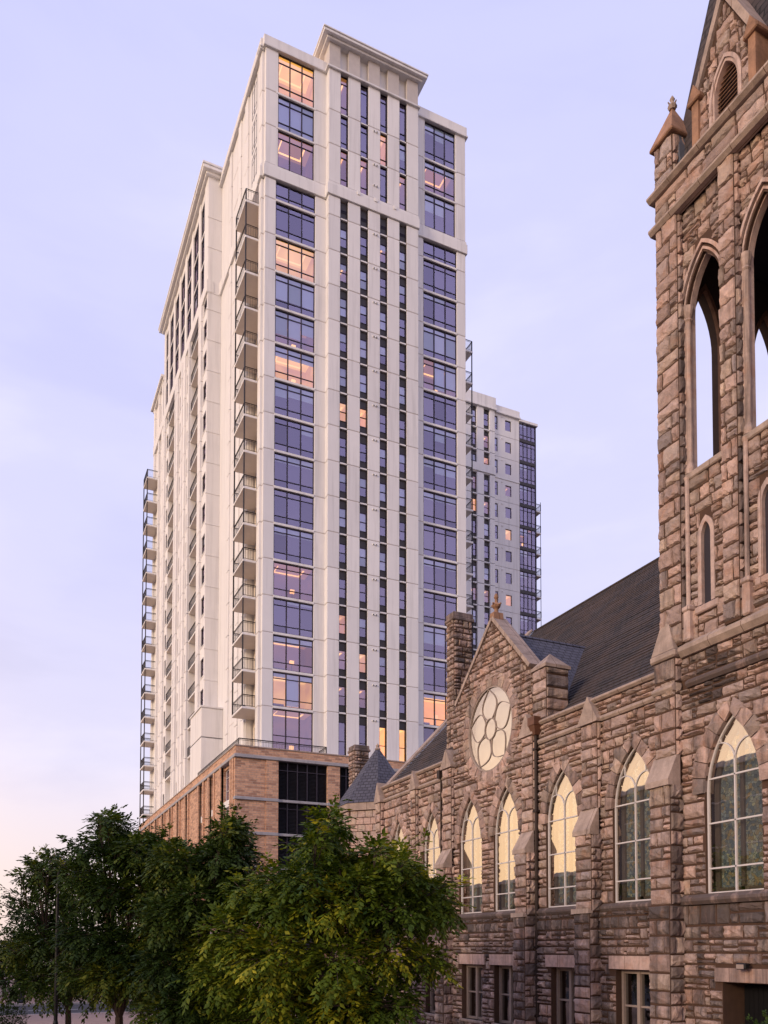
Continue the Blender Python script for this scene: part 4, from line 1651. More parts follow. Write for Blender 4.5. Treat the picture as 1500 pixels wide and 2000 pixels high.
def window_proto(w, h, cols, trans, bar=.075):
    key = (round(w, 3), round(h, 3), cols, tuple(trans), bar)
    if key in WPROTO:
        return WPROTO[key]
    f_ = MB()
    f_.box(0, bar, 0, .13, 0, h)
    f_.box(w - bar, w, 0, .13, 0, h)
    f_.box(bar, w - bar, .004, .126, h - bar, h)
    f_.box(bar, w - bar, .004, .126, 0, bar)
    xs = [w * i / cols for i in range(cols + 1)]
    zs = [0, *[h * t for t in trans], h]
    for x in xs[1:-1]:
        f_.box(x - bar * .6, x + bar * .6, -.012, .12, bar, h - bar)
    for z in zs[1:-1]:
        for a, c_ in zip(xs[:-1], xs[1:]):
            f_.box(a + bar * .55, c_ - bar * .55, .01, .11, z - bar * .4, z + bar * .4)
    fm = f_.data('window', 'bronze_frame')
    panes = []
    pm = {}
    for a, c_ in zip(xs[:-1], xs[1:]):
        for za, zb in zip(zs[:-1], zs[1:]):
            k2 = (round(c_ - a, 3), round(zb - za, 3))
            if k2 not in pm:
                b_ = MB()
                hw, hh = k2[0] / 2 - .02, k2[1] / 2 - .01
                b_.face([(-hw, 0, -hh), (hw, 0, -hh), (hw, 0, hh), (-hw, 0, hh)])
                pm[k2] = b_.data('pane', 'tower_glass', fix=False)
            panes.append((pm[k2], ((a + c_) / 2, .06, (za + zb) / 2)))
    rooms = {}
    for rm, dp in (('dark_room', .5), ('room_lit', 2.3), ('room_dim', 2.3), ('room_gold', 2.3)):
        b_ = MB()
        x0, x1, y0, y1, z0, z1 = .02, w - .02, .15, .15 + dp, .02, h - .02
        b_.mesh([(x0, y0, z0), (x1, y0, z0), (x1, y0, z1), (x0, y0, z1), (x0, y1, z0), (x1, y1, z0), (x1, y1, z1), (x0, y1, z1)],
                [(4, 5, 6, 7), (0, 4, 7, 3), (1, 2, 6, 5), (0, 1, 5, 4)])
        if rm == 'dark_room':
            b_.face([(x0, y0, z1), (x0, y1, z1), (x1, y1, z1), (x1, y0, z1)])
            rooms[rm] = b_.data('room', rm, fix=False)
            continue
        # ceiling with a lit cove: bright border round a plainer field
        a0, a1, c0, c1 = x0 + (x1 - x0) * .16, x1 - (x1 - x0) * .16, y0 + dp * .22, y1 - dp * .12
        P4 = [(x0, y0), (x1, y0), (x1, y1), (x0, y1)]
        Q4 = [(a0, c0), (a1, c0), (a1, c1), (a0, c1)]
        k4 = .13
        S4 = [(a0 + k4, c0 + k4), (a1 - k4, c0 + k4), (a1 - k4, c1 - k4), (a0 + k4, c1 - k4)]
        for i in range(4):
            j = (i + 1) % 4
            b_.face([(*P4[i], z1), (*P4[j], z1), (*Q4[j], z1), (*Q4[i], z1)], 1)
            b_.face([(*Q4[i], z1), (*Q4[j], z1), (*S4[j], z1 + .06), (*S4[i], z1 + .06)], 2)
        b_.face([(*q_, z1 + .06) for q_ in S4], 1)
        # furniture and a standing lamp against the back wall
        if w > 2:
            b_.box(x0 + w * .1, x0 + w * .42, y1 - .7, y1 - .1, z0, z0 + .75, 3)
            b_.box(x0 + w * .62, x0 + w * .64, y1 - .5, y1 - .48, z0, z0 + 1.3, 3)
            b_.box(x0 + w * .58, x0 + w * .68, y1 - .62, y1 - .38, z0 + 1.3, z0 + 1.62, 2)
        rooms[rm] = b_.data('room', [rm, rm + '_ceiling', 'cove_light', 'dark_room'], fix=False)
    b_ = MB()
    cw = w / cols
    b_.face([(.05, 0, -1), (cw - .05, 0, -1), (cw - .05, 0, 0), (.05, 0, 0)])
    bl = b_.data('blind', 'blind', fix=False)
    WPROTO[key] = (fm, panes, rooms, bl, cw, h)
    return WPROTO[key]


wr = random.Random(3)


def place_window(parent, proto, loc, rz=0.0, room='dark_room', blinds=()):
    fm, panes, rooms, bl, cw, h = proto
    o = link('window', fm, parent, loc, rz)
    for me, p in panes:
        q = link('pane', me, o, p)
        q.rotation_euler = (wr.uniform(-.010, .010), 0, wr.uniform(-.010, .010))
    link('room', rooms[room], o)
    for i, fr in enumerate(blinds):
        if fr > 0:
            q = link('blind', bl, o, (i * cw, .14, h - .03))
            q.scale = (1, 1, (h - .06) * fr)
    return o


def panel_data(w, d, h):
    b_ = MB()
    b_.bbox(0, w, 0, d, 0, h, c=.025)
    return b_.data('panel', 'cream_paint')


PD = {}


def panel(parent, x, y, z, w, d, h):
    k = (round(w, 3), round(d, 3), round(h, 3))
    if k not in PD:
        PD[k] = panel_data(*k)
    return link('panel', PD[k], parent, (x, y, z))


# structural core, set back so that the rooms behind the glass have depth
one('core', AT, 'cream_paint', (21.32, 40.95, 75.9, 89.0, 20.6, 85.4), (20.5, 21.32, 77.9, 89.0, 20.6, 85.4))
one('joint_backing', AT, 'groove', (20.69, 21.62, 73.03, 73.8, 20.7, 85.2), (25.44, 26.5, 73.03, 73.8, 20.7, 85.2), (35.5, 36.44, 73.03, 73.8, 20.7, 85.2), (40.22, 41.13, 73.03, 73.8, 20.7, 85.2),
    *[(a + .04, c_ - .04, CY + .03, 73.75, 20.7, 87.8) for a, c_ in ((26.43, 27.58), (28.34, 29.57), (30.36, 31.58), (32.34, 33.59), (34.35, 35.6))])
TOPL = [74.42, 78.02, 81.28, 85.2]
strips = [(20.65, 21.66, FY), (25.40, 26.46, FY), (35.57, 36.48, FY), (40.18, 41.17, FY),
          (26.43, 27.58, CY), (28.34, 29.57, CY), (30.36, 31.58, CY), (32.34, 33.59, CY), (34.35, 35.6, CY)]
lev = [(20.7, L[14])] + [(L[k + 1], L[k]) for k in range(13, -1, -1)] + [(L[0], 73.1)] + list(zip(TOPL[:-1], TOPL[1:]))
for (a, c_, y) in strips:
    for (z0, z1) in lev:
        panel(AT, a, y, z0 + .032, c_ - a, .8 if y == FY else 1.4, z1 - z0 - .064)

# wide windows of the two outer bays
D, B0, HB = 'dark_room', (0, 0, 0), (.22, .22, .22)
bay1 = {0: (D, B0), 1: (D, (0, 0, 0)), 2: ('room_lit', B0), 3: (D, (.72, .72, .72)), 4: ('room_dim', (.7, .7, .5)), 5: ('room_lit', (.3, .3, .3)), 6: (D, (.42, .36, .36)), 7: (D, (0, 0, .3)),
        8: (D, HB), 9: (D, B0), 10: (D, HB), 11: ('room_dim', B0), 12: (D, (0, .08, .08)), 13: ('room_dim', (.2, .2, .2)), 14: ('room_lit', (.12, .95, .15)), 15: ('room_dim', B0)}
bay2 = {0: (D, B0), 1: (D, B0), 2: (D, (.16, .2, 0)), 3: (D, (.75, .75, .75)), 4: ('room_dim', (0, .9, .8)), 5: (D, B0), 6: (D, (.2, .42, .2)), 7: (D, (.25, .4, .4)), 8: (D, HB), 9: (D, B0),
        10: (D, HB), 11: (D, B0), 12: (D, (.55, .55, .55)), 13: (D, HB), 14: ('room_gold', (.12, .12, 0)), 15: (D, B0)}
for (x0, x1, st) in ((21.66, 25.40, bay1), (36.48, 40.18, bay2)):
    w = x1 - x0
    for k in range(16):
        if k == 0:
            z0, z1, tr = L[0] + .1, 73.0, [.30]
        elif k == 15:
            z0, z1, tr = 20.75, L[14] - .13, [.46]
        else:
            z0, z1, tr = L[k] + .1, L[k - 1] - .13, [.22, .82]
        room, bl = st[k]
        place_window(AT, window_proto(w, z1 - z0, 3, tr), (x0, FY + .12, z0), 0, room, bl)
        if k < 15:
            one('ledge', AT, 'cream_paint', (x0 - .02, x1 + .02, FY - .03, FY + .5, L[k] - .12, L[k] + .1), ch=.02)
    if x0 < 30:
        upper = [('room_dim', (0, 0, 0)), (D, (.97, .97, .97)), ('room_lit', B0)]
    else:
        upper = [(D, (.5, .5, .2)), ('room_dim', HB), (D, (.25, .35, .2))]
    for i, (z0, z1) in enumerate(zip(TOPL[:-1], TOPL[1:])):
        room, bl = upper[i]
        place_window(AT, window_proto(w - .3, z1 - z0 - .2, 3, [.80] if i == 0 else [.2, .8]), (x0 + .15, FY + .12, z0 + .1), 0, room, bl)
        one('jamb', AT, 'cream_paint', (x0 - .02, x0 + .15, FY + .004, FY + .6, z0, z1 - .06))
        one('jamb', AT, 'cream_paint', (x1 - .15, x1 + .02, FY + .004, FY + .6, z0, z1 - .06))
        if i:
            one('ledge', AT, 'cream_paint', (x0 - .02, x1 + .02, FY - .03, FY + .5, z0 - .1, z0 + .09), ch=.02)

# narrow window strips of the middle bay: sash between dark spandrels
gaps = [(27.58, 28.34), (29.57, 30.36), (31.58, 32.34), (33.59, 34.35)]
PAT = {0: 'vvvvvoovvvdppovdd', 1: 'vpbbbobvhvhppdgod'}
strip_states = ['vhpbhbovhbvvoddvv', 'vvbhbbovhbbvhodvod', 'vpvbhvvhbvbvbhvoo', 'vbhvvbvhbvhvhvvod']
codes = {'v': (D, (0,)), 'd': ('room_dim', (0,)), 'p': ('room_dim', (.3,)), 'h': (D, (.48,)), 'b': (D, (.95,)), 'o': ('room_lit', (0,)), 'g': ('room_gold', (0,))}
for i, (x0, x1) in enumerate(gaps):
    w = x1 - x0
    for k in range(16):
        z1 = 73.05 if k == 0 else L[k - 1]
        z0 = L[k] if k < 15 else 20.7
        one('spandrel', AT, 'bronze_panel', (x0 + .06, x1 - .06, CY + .24, CY + .4, z1 - .78, z1 - .08), (x0 + .06, x1 - .06, CY + .24, CY + .4, z0 + .08, z0 + .72))
        if k < 15:
            one('ledge', AT, 'cream_paint', (x0 + .005, x1 - .005, CY + .06, CY + .6, z0 - .07, z0 + .08), ch=.015)
        room, bl = codes[strip_states[i][k]]
        if k == 15:
            room, bl = (('dark_room', (0,)), ('dark_room', (0,)), ('room_gold', (0,)), ('room_gold', (0,)))[i]
            one('spandrel', AT, 'bronze_panel', (x0, x1, CY + .25, CY + .31, 20.7, 21.0))
            place_window(AT, window_proto(w, z1 - .78 - 20.9, 1, [.5], .06), (x0, CY + .2, 20.9), 0, room, bl)
        else:
            place_window(AT, window_proto(w, z1 - z0 - 1.5, 1, [.5], .06), (x0, CY + .2, z0 + .72), 0, room, bl)
    for (a, c_) in ((x0 + .004, x0 + .03), (x1 - .035, x1 - .004)):
        one('strip_jamb', AT, 'bronze_panel', (a, c_, CY + .05, CY + .45, 20.7, 73.1), (a, c_, CY + .05, CY + .45, 74.45, 85.1))
    ups = [['room_dim', 'dark_room', 'room_dim'], ['room_dim', 'dark_room', 'dark_room'], ['dark_room', 'room_lit', 'dark_room'], ['room_dim', 'dark_room', 'dark_room']][i]
    for j, (z0, z1) in enumerate(zip(TOPL[:-1], TOPL[1:])):
        place_window(AT, window_proto(w, z1 - z0 - .16, 1, [.2, .8], .06), (x0, CY + .2, z0 + .08), 0, ups[j], (.5,) if (i == 3 and j == 1) else (0,))
        if j:
            one('ledge', AT, 'cream_paint', (x0 + .005, x1 - .005, CY + .06, CY + .6, z0 - .06, z0 + .07), ch=.015)
# small vents on the third pier, one pair a floor
vb = MB()
vb.bbox(0, .17, -.09, .02, 0, .13, c=.015)
vb.box(.03, .14, -.094, -.09, .02, .1, 1)
vm = vb.data('vent', ['white_fixture', 'lamp_paint'])
for z in L[:15] + TOPL[1:3] + [76.0]:
    for dx in (0, .28):
        link('vent', vm, AT, (30.85 + dx, CY, z - .42))
for x in (29.2, 30.95, 32.9):
    one('bracket', AT, 'white_fixture', (x, x + .3, CY - .2, CY - .12, 74.0, 74.35), ch=.02)

# the heavy band, parapet, crown and cornice
def ring(name, z0, z1, pr, mat='cream_paint', ch=.03):
    b_ = MB()
    b_.bbox(20.62 - pr, 26.43, FY - pr, FY + .5, z0, z1, c=ch)
    b_.bbox(35.6, 41.2 + pr, FY - pr, FY + .5, z0, z1, c=ch)
    b_.bbox(26.42 - pr, 35.6 + pr * .6, CY - pr, FY + .3, z0 - .002, z1 + .002, c=ch)
    b_.bbox(20.36 - pr, 20.66, FY + .3 - pr, FY + 1.2, z0 + .003, z1 - .003, c=ch)
    return b_.build(name, mat, AT)


ring('band', 73.12, 74.1, .14)
ring('band', 74.1, 74.4, .06)
ring('parapet', 85.15, 85.35, .2)
b_ = MB()
one('parapet_wall', AT, 'cream_paint', (20.45, 26.43, FY - .13, FY + .6, 85.35, 86.2), ch=.03)
one('parapet_wall', AT, 'cream_paint', (35.6, 41.3, FY - .13, FY + .6, 85.35, 86.2), ch=.03)
b_.bbox(20.25, 20.6, FY + .25, 89.0, 85.35, 86.1, c=.03)
b_.bbox(20.16, 20.6, FY + .2, 89.0, 85.0, 85.35, c=.03)
b_.build('parapet_wall', 'cream_paint', AT)
one('parapet_return', AT, 'cream_paint', (40.9, 41.3, FY + .6, 89.0, 85.35, 86.2), ch=.03)
one('crown', AT, 'cream_paint', (26.6, 35.45, CY + .5, 82.0, 85.2, 87.95))
for (a, c_, y) in strips[4:]:
    panel(AT, a + .06, CY + .06, 85.4, c_ - a - .12, .6, 2.55)
b_ = MB()
b_.bbox(26.43 - .3, 35.6 + .3, CY - .3, 82.4, 87.72, 87.95, c=.03)
b_.bbox(26.43 - .68, 35.6 + .68, CY - .62, 82.7, 87.95, 88.2, c=.03)
b_.bbox(26.43 - .76, 35.6 + .76, CY - .7, 82.8, 88.2, 88.36, c=.03)
b_.build('cornice', 'cream_paint', AT)

# corner pier and side wall of the front block (faces the street)
XS = 20.4
for (z0, z1) in lev:
    panel(AT, XS, 73.35, z0 + .045, .95, .85, z1 - z0 - .09)
one('joint_backing', AT, 'groove', (XS + .03, XS + .9, 73.38, 74.17, 20.7, 85.2))


def side_wall(parent, xp, y0, y1, z0, z1, wins=(), levels=(), depth=.5, wstates=None, name='side_wall', prot=.0):
    """wall facing the street with one column of punched windows (ya, yb) per entry"""
    b_ = MB()
    ys = sorted([y0, y1] + [v_ for w in wins for v_ in w])
    y = y0
    for (ya, yb) in wins:
        b_.box(xp, xp + depth, y, ya, z0, z1)
        zc = z0
        for (wa, wb) in levels:
            if wa > zc:
                b_.box(xp + .002, xp + depth, ya, yb, zc, wa)
            zc = wb
        b_.box(xp + .002, xp + depth, ya, yb, zc, z1)
        y = yb
    b_.box(xp, xp + depth, y, y1, z0, z1)
    o = b_.build(name, 'cream_paint', parent)
    for (ya, yb) in wins:
        for (wa, wb) in levels:
            st = wr.random()
            place_window(parent, window_proto(yb - ya, wb - wa, 1, [.5], .06), (xp + .1, yb, wa), R(-90), D, (.5,) if st > .8 else ())
            one('sill', parent, 'cream_paint', (xp - .05, xp + .12, ya - .06, yb + .06, wa - .1, wa), ch=.015)
    return o


def ledges(parent, xp, y0, y1, zs, proj=.05, name='ledge_lines', h=.1):
    b_ = MB()
    for z in zs:
        b_.bbox(xp - proj, xp + .1, y0, y1, z - h / 2, z + h / 2, c=.015)
    o = b_.build(name, 'cream_paint', parent)
    return o


def pilaster(parent, xp, y0, y1, zs, proj=.24):
    b_ = MB()
    for z0, z1 in zip(zs[:-1], zs[1:]):
        b_.bbox(xp - proj, xp + .05, y0, y1, z0 + .03, z1 - .03, c=.02)
    return b_.build('pilaster', 'cream_paint', parent)


ALL = sorted([20.7] + L[:15] + [73.1])
UP = [74.4, 78.02, 81.28, 85.0]
wl1 = [(L[k] + .75, L[k] + 2.55) for k in range(14, 0, -1)] + [(21.9, 23.7), (75.0, 77.6), (78.4, 80.9), (81.7, 84.6)]
side_wall(AT, XS + .12, 77.8, 89.0, 20.7, 85.0, [(82.2, 83.8)], sorted(wl1))
for (a, c_) in ((78.0, 79.2), (80.6, 81.6), (84.3, 85.2)):
    pilaster(AT, XS + .12, a, c_, ALL, .15)
    pilaster(AT, XS + .12, a, c_, UP, .15)
one('band', AT, 'cream_paint', (XS - .12, XS + .5, 73.5, 89.0, 73.12, 74.4), ch=.03)
# loggia behind the corner balconies
one('loggia_wall', AT, 'soffit', (21.25, 21.34, 74.2, 77.82, 20.7, 85.2))
b_ = MB()
b_.box(XS + .12, 21.3, 74.19, 77.81, 74.4, 85.2)
b_.build('side_wall', 'cream_paint', AT)
for z0, z1 in ((74.9, 77.8), (78.3, 81.0), (81.6, 84.8)):
    place_window(AT, window_proto(1.6, z1 - z0, 2, [.2, .8]), (XS + .1, 77.0, z0), R(-90), D, ())
door_p = window_proto(1.7, 2.35, 2, [.5], .07)


def rail_mesh(segs, h=1.05, sp=.13):
    b_ = MB()
    for (a, c_) in segs:
        a, c_ = Vector(a), Vector(c_)
        n_ = max(2, int((c_ - a).length / sp))
        b_.bar(a + Vector((0, 0, h)), c_ + Vector((0, 0, h)), .045, 4)
        b_.bar(a + Vector((0, 0, h - .13)), c_ + Vector((0, 0, h - .13)), .02, 4)
        b_.bar(a + Vector((0, 0, .1)), c_ + Vector((0, 0, .1)), .022, 4)
        for i in range(n_ + 1):
            p = a + (c_ - a) * i / n_
            b_.bar(p + Vector((0, 0, .1)), p + Vector((0, 0, h)), .011 if 0 < i < n_ else .04, 4)
    return b_.data('railing', 'rail_metal')


def slab_mesh(w, d, t=.2):
    b_ = MB()
    b_.bbox(0, w, 0, d, -t, 0, c=.02)
    b_.box(.02, w - .02, .02, d - .02, -t - .004, -t + .01, 1)
    return b_.data('balcony', ['cream_paint', 'soffit'])


# balcony stacks
sm1 = slab_mesh(2.1, 3.6)
rm1 = rail_mesh([((.06, .06, 0), (.06, 3.54, 0)), ((.06, .06, 0), (1.2, .06, 0)), ((.06, 3.54, 0), (1.25, 3.54, 0))], sp=.2)
for k in range(15):
    o = link('balcony', sm1, AT, (19.2, 74.2, L[k] + .08))
    link('railing', rm1, o)
    place_window(AT, door_p, (21.2, 77.2, L[k] + .1), R(-90), D, ())
place_window(AT, door_p, (21.2, 77.2, 21.9), R(-90), D, ())
b_ = MB()
for y in (74.28, 77.72):
    b_.bar((19.27, y, L[14]), (19.27, y, L[0] + 1.1), .07, 6)
b_.build('balcony_post', 'rail_metal', AT)
sm2 = slab_mesh(1.8, 3.6)
rm2 = rail_mesh([((1.74, .06, 0), (1.74, 3.54, 0)), ((0, .06, 0), (1.74, .06, 0)), ((0, 3.54, 0), (1.74, 3.54, 0))])
for k in range(2, 15):
    o = link('balcony', sm2, AT, (41.1, 74.6, L[k] + .08))
    link('railing', rm2, o)
b_ = MB()
b_.bar((42.82, 74.68, L[14]), (42.82, 74.68, L[2] + 1.1), .07, 6)
b_.build('balcony_post', 'rail_metal', AT)
one('side_wall', AT, 'cream_paint', (40.9, 41.15, 73.8, 89.0, 20.7, 85.3))

# rear block: stands forward of the front block towards the street
X2 = 19.08
win2 = [(L[k] + .55, L[k] + 2.5) for k in range(14, 0, -1)] + [(21.6, 23.6)]
win2u = [(74.7, 77.8), (78.3, 81.1), (81.6, 84.6)]
lev2 = sorted(win2 + [(71.7, 72.9)] + win2u)
one('core', AT, 'cream_paint', (X2 + 1.9, 34.0, 89.05, 122.8, 20.6, 80.0), (X2 + 1.9, 34.0, 89.05, 115.0, 80.0, 86.0))
segs = [(89.0, 92.55, [(89.4, 90.95)]), (97.27, 106.4, [(98.2, 99.65), (102.45, 104.05)]), (111.4, 115.1, [(111.9, 112.95)])]
for (a, c_, ws) in segs:
    side_wall(AT, X2, a, c_, 20.7, 74.0, ws, [q for q in lev2 if q[1] < 74], 1.95)
fins = [(89.0, 90.7), (92.7, 93.7), (96.6, 97.6), (100.3, 101.3), (104.0, 105.0), (107.6, 108.6), (111.2, 112.2), (114.0, 115.1)]
for (a, c_) in fins:
    one('fin', AT, 'cream_paint', (X2 - .06, X2 + 1.2, a, c_, 74.4, 86.0), ch=.03)
one('upper_wall', AT, 'cream_paint', (X2 + 1.0, X2 + 1.95, 89.3, 115.1, 74.0, 86.0))
for (a, c_) in zip([f_[1] for f_ in fins[:-1]], [f_[0] for f_ in fins[1:]]):
    for (z0, z1) in ((74.5, 77.9), (78.15, 81.2), (81.45, 84.7)):
        place_window(AT, window_proto(c_ - a, z1 - z0, 2, [.2, .8]), (X2 + .1, c_, z0), R(-90), D, (.4, .4) if wr.random() < .25 else ())
        one('ledge', AT, 'cream_paint', (X2 + .03, X2 + 1.0, a, c_, z0 - .24, z0 + .02), ch=.02)
    one('ledge', AT, 'cream_paint', (X2 + .03, X2 + 1.0, a, c_, 84.72, 86.0), ch=.02)
b_ = MB()
b_.bbox(X2 - .003, 20.5, 88.97, 89.3, 20.7, 86.0, c=.02)
b_.build('return_wall', 'cream_paint', AT)
b_ = MB()
for z in ALL[1:] + UP[1:3]:
    b_.bbox(X2 - .06, 20.5, 88.93, 89.1, z - .05, z + .05, c=.01)
b_.build('ledge_lines', 'cream_paint', AT)
for (a, c_) in ((91.1, 92.5), (97.35, 98.05), (99.9, 100.9), (101.4, 102.3), (104.3, 105.3), (105.6, 106.35), (113.2, 114.3)):
    pilaster(AT, X2, a, c_, ALL)
one('band', AT, 'cream_paint', (X2 - .16, X2 + .6, 88.9, 123.0, 73.12, 74.4), ch=.03)
for (a, c_) in ((92.55, 97.27), (106.4, 111.4)):
    one('loggia_wall', AT, 'cream_paint', (X2 + 1.5, X2 + 1.6, a, c_, 20.7, 74.0))
    sm = slab_mesh(1.55, c_ - a - .02)
    rm = rail_mesh([((.05, .02, 0), (.05, c_ - a - .04, 0))], sp=.16)
    for k in range(15):
        o = link('balcony', sm, AT, (X2 - .04, a + .01, L[k] + .08))
        link('railing', rm, o)
        place_window(AT, door_p, (X2 + 1.42, a + 3.2, L[k] + .1), R(-90), D, ())
b_ = MB()
b_.bbox(X2 - .35, 22, 88.65, 115.35, 85.7, 86.0, c=.03)
b_.bbox(X2 - .72, 22, 88.3, 115.7, 86.0, 86.35, c=.03)
b_.bbox(X2 - .8, 22, 88.2, 115.8, 86.35, 86.6, c=.03)
b_.build('cornice', 'cream_paint', AT)
X3 = 19.2
side_wall(AT, X3, 115.1, 122.9, 20.7, 79.6, [(116.9, 118.1)], sorted(win2 + [(71.7, 72.9), (75.0, 77.6)]), 1.8)
for (a, c_) in ((115.3, 116.4), (118.4, 119.2), (122.0, 122.85)):
    pilaster(AT, X3, a, c_, ALL)
    pilaster(AT, X3, a, c_, [74.4, 78.02, 79.5])
b_ = MB()
b_.bbox(X3 - .3, 22, 115.0, 123.2, 79.4, 79.75, c=.03)
b_.bbox(X3 - .6, 22, 115.0, 123.5, 79.75, 80.1, c=.03)
b_.build('cornice', 'cream_paint', AT)
sm3 = slab_mesh(1.65, 3.1)
rm3 = rail_mesh([((.05, .05, 0), (.05, 3.05, 0)), ((.05, .05, 0), (1.6, .05, 0)), ((.05, 3.05, 0), (1.6, 3.05, 0))])
for k in range(1, 16):
    z = L[k] if k < 15 else 21.9
    o = link('balcony', sm3, AT, (17.58, 119.2, z + .08))
    link('railing', rm3, o)
b_ = MB()
for y in (119.27, 122.25):
    b_.bar((17.64, y, 20.8), (17.64, y, L[1] + 1.1), .07, 6)
b_.build('balcony_post', 'rail_metal', AT)
# low cream volume in the angle above the podium
one('stair_volume', AT, 'cream_paint', (18.31, 20.5, 86.6, 91.9, 20.6, 25.15), (18.31, 20.5, 86.6, 91.9, 25.25, 28.2), ch=.03)
one('stair_coping', AT, 'cream_paint', (18.2, 20.6, 86.5, 92.0, 28.2, 28.4), ch=.03)

# ------------------------------------------------------------------ brick podium
PX, PY = 17.64, 70.0
one('podium_core', AT, 'dark_room', (PX + .75, 43.9, PY + .75, 122.9, 0, 20.5))
one('podium_deck', AT, 'band_stone', (PX + .3, 43.8, PY + .3, 123.0, 20.5, 20.62))
b_ = MB()
b_.box(PX, 44.0, PY, PY + .5, 20.06, 20.7)
b_.box(PX, PX + .5, PY + .5, 123.0, 20.06, 20.7)
b_.build('podium_parapet', 'brick', AT)
b_ = MB()
b_.bbox(PX - .06, 44.0, PY - .06, PY + .55, 20.7, 20.82, c=.02)
b_.bbox(PX - .06, PX + .55, PY + .55, 123.0, 20.7, 20.82, c=.02)
b_.build('podium_coping', 'coping_stone', AT)
b_ = MB()
b_.bbox(PX - .12, 44.0, PY - .12, PY + .5, 19.78, 20.06, c=.03)
b_.bbox(PX - .12, PX + .5, PY + .5, 123.0, 19.78, 20.06, c=.03)
b_.build('podium_cornice', 'band_stone', AT)
bandz = [16.42, 13.55, 10.7, 7.8, 4.9]
front_piers = [(PX, 20.25, .12), (20.25, 21.31, .0), (25.7, 26.83, .0), (28.2, 30.6, .1), (35.0, 36.1, 0), (40.5, 44.0, .1)]
for (a, c_, rec) in front_piers:
    b_ = MB()
    b_.box(a, c_, PY + rec, PY + .9, 0, 19.78)
    b_.build('brick_pier', 'brick', AT)
for (a, c_) in ((PX - .05, 21.33), (25.66, 26.87), (28.2, 30.6), (35.0, 36.1), (40.5, 44.0)):
    for z in bandz:
        one('band_course', AT, 'band_stone', (a, c_, PY - .06, PY + .5, z - .13, z + .13), ch=.02)
lv_m = {}
for (a, c_) in ((21.31, 25.7), (26.83, 28.2), (30.6, 35.0), (36.1, 40.5)):
    zs = [0.4] + list(reversed(bandz)) + [19.78]
    for z0, z1 in zip(zs[:-1], zs[1:]):
        if z1 < 9:
            continue
        key = (round(c_ - a, 3), round(z1 - z0, 3))
        if key not in lv_m:
            w, h_ = key
            b_ = MB()
            n_ = max(1, round(w / .88))
            for i in range(n_ + 1):
                b_.box(w * i / n_ - .045, w * i / n_ + .045, -.04, .12, .13, h_ - .02)
            b_.box(0, w, -.03, .1, h_ * .78 - .03, h_ * .78 + .03)
            fmz = b_.data('louvre_screen', 'bronze_frame')
            b_ = MB()
            z = .15
            while z < h_ - .1:
                b_.mesh([(0, .0, z), (w, .0, z), (w, .1, z + .09), (0, .1, z + .09), (0, .012, z - .012), (w, .012, z - .012), (w, .11, z + .078), (0, .11, z + .078)], [(0, 1, 2, 3), (7, 6, 5, 4), (0, 4, 5, 1), (3, 2, 6, 7)])
                z += .115
            lv_m[key] = (fmz, b_.data('louvre_blades', 'louvre_metal'))
        o = link('louvre_screen', lv_m[key][0], AT, (a, PY + .32, z0))
        q = link('louvre_blades', lv_m[key][1], o)
        q['kind'] = 'stuff'
        if z0 > 1:
            one('band_course', AT, 'band_stone', (a + .01, c_ - .01, PY + .1, PY + .6, z0 - .11, z0 + .11), ch=.02)
# street side of the podium
side_open = [(71.7, 74.9, 'w'), (77.8, 79.6, 'w'), (82.2, 84.1, 'w'), (89.4, 90.6, 's'), (94.0, 95.2, 's'), (98.6, 99.8, 's'), (103.2, 104.6, 's'), (108.0, 109.4, 's'), (113.0, 114.4, 's')]
y = PY + .5
for (a, c_, kd) in side_open + [(123.0, 123.0, 'e')]:
    b_ = MB()
    b_.box(PX + (.06 if a > 80 else 0), PX + .9, y, a, 0, 19.78)
    b_.build('brick_pier', 'brick', AT)
    b_ = MB()
    if a - y > 1.0:
        b_.bbox(PX - .1, PX + .2, y + .0, y + .45, 0, 19.78, c=.02)
        b_.bbox(PX - .1, PX + .2, a - .45, a - .0, 0, 19.78, c=.02)
        b_.build('brick_pilaster', 'brick', AT)
    y = c_
for (a, c_, kd) in side_open:
    b_ = MB()
    w = c_ - a
    if kd == 'w':
        for z0, z1 in ((13.2, 16.1), (16.75, 19.5), (9.5, 12.6), (5.5, 9.0), (1.0, 5.0)):
            wp = window_proto(w, z1 - z0, 3 if w > 2.5 else 2, [.33, .75], .06)
            o = place_window(AT, wp, (PX + .42, c_, z0), R(-90), D, ())
            o.material_slots[0].link = 'OBJECT'
            o.material_slots[0].material = MATS['bar_paint']
        for z in (16.42, 12.9, 9.25, 5.25):
            one('band_course', AT, 'cream_paint', (PX + .2, PX + .7, a, c_, z - .3, z + .3), ch=.02)
        one('band_course', AT, 'brick', (PX + .3, PX + .8, a, c_, 19.5, 19.78))
    else:
        for z in (13.0, 6.0):
            one('spandrel', AT, 'brick', (PX + .45, PX + .8, a, c_, z - .5, z + .5))
# railings of the terrace
link('railing', rail_mesh([((18.0, 70.35, 20.62), (25.7, 70.35, 20.62)), ((25.7, 70.35, 20.62), (25.7, 72.2, 20.62)), ((18.0, 70.35, 20.62), (18.0, 86.4, 20.62))], .82, .14), AT)

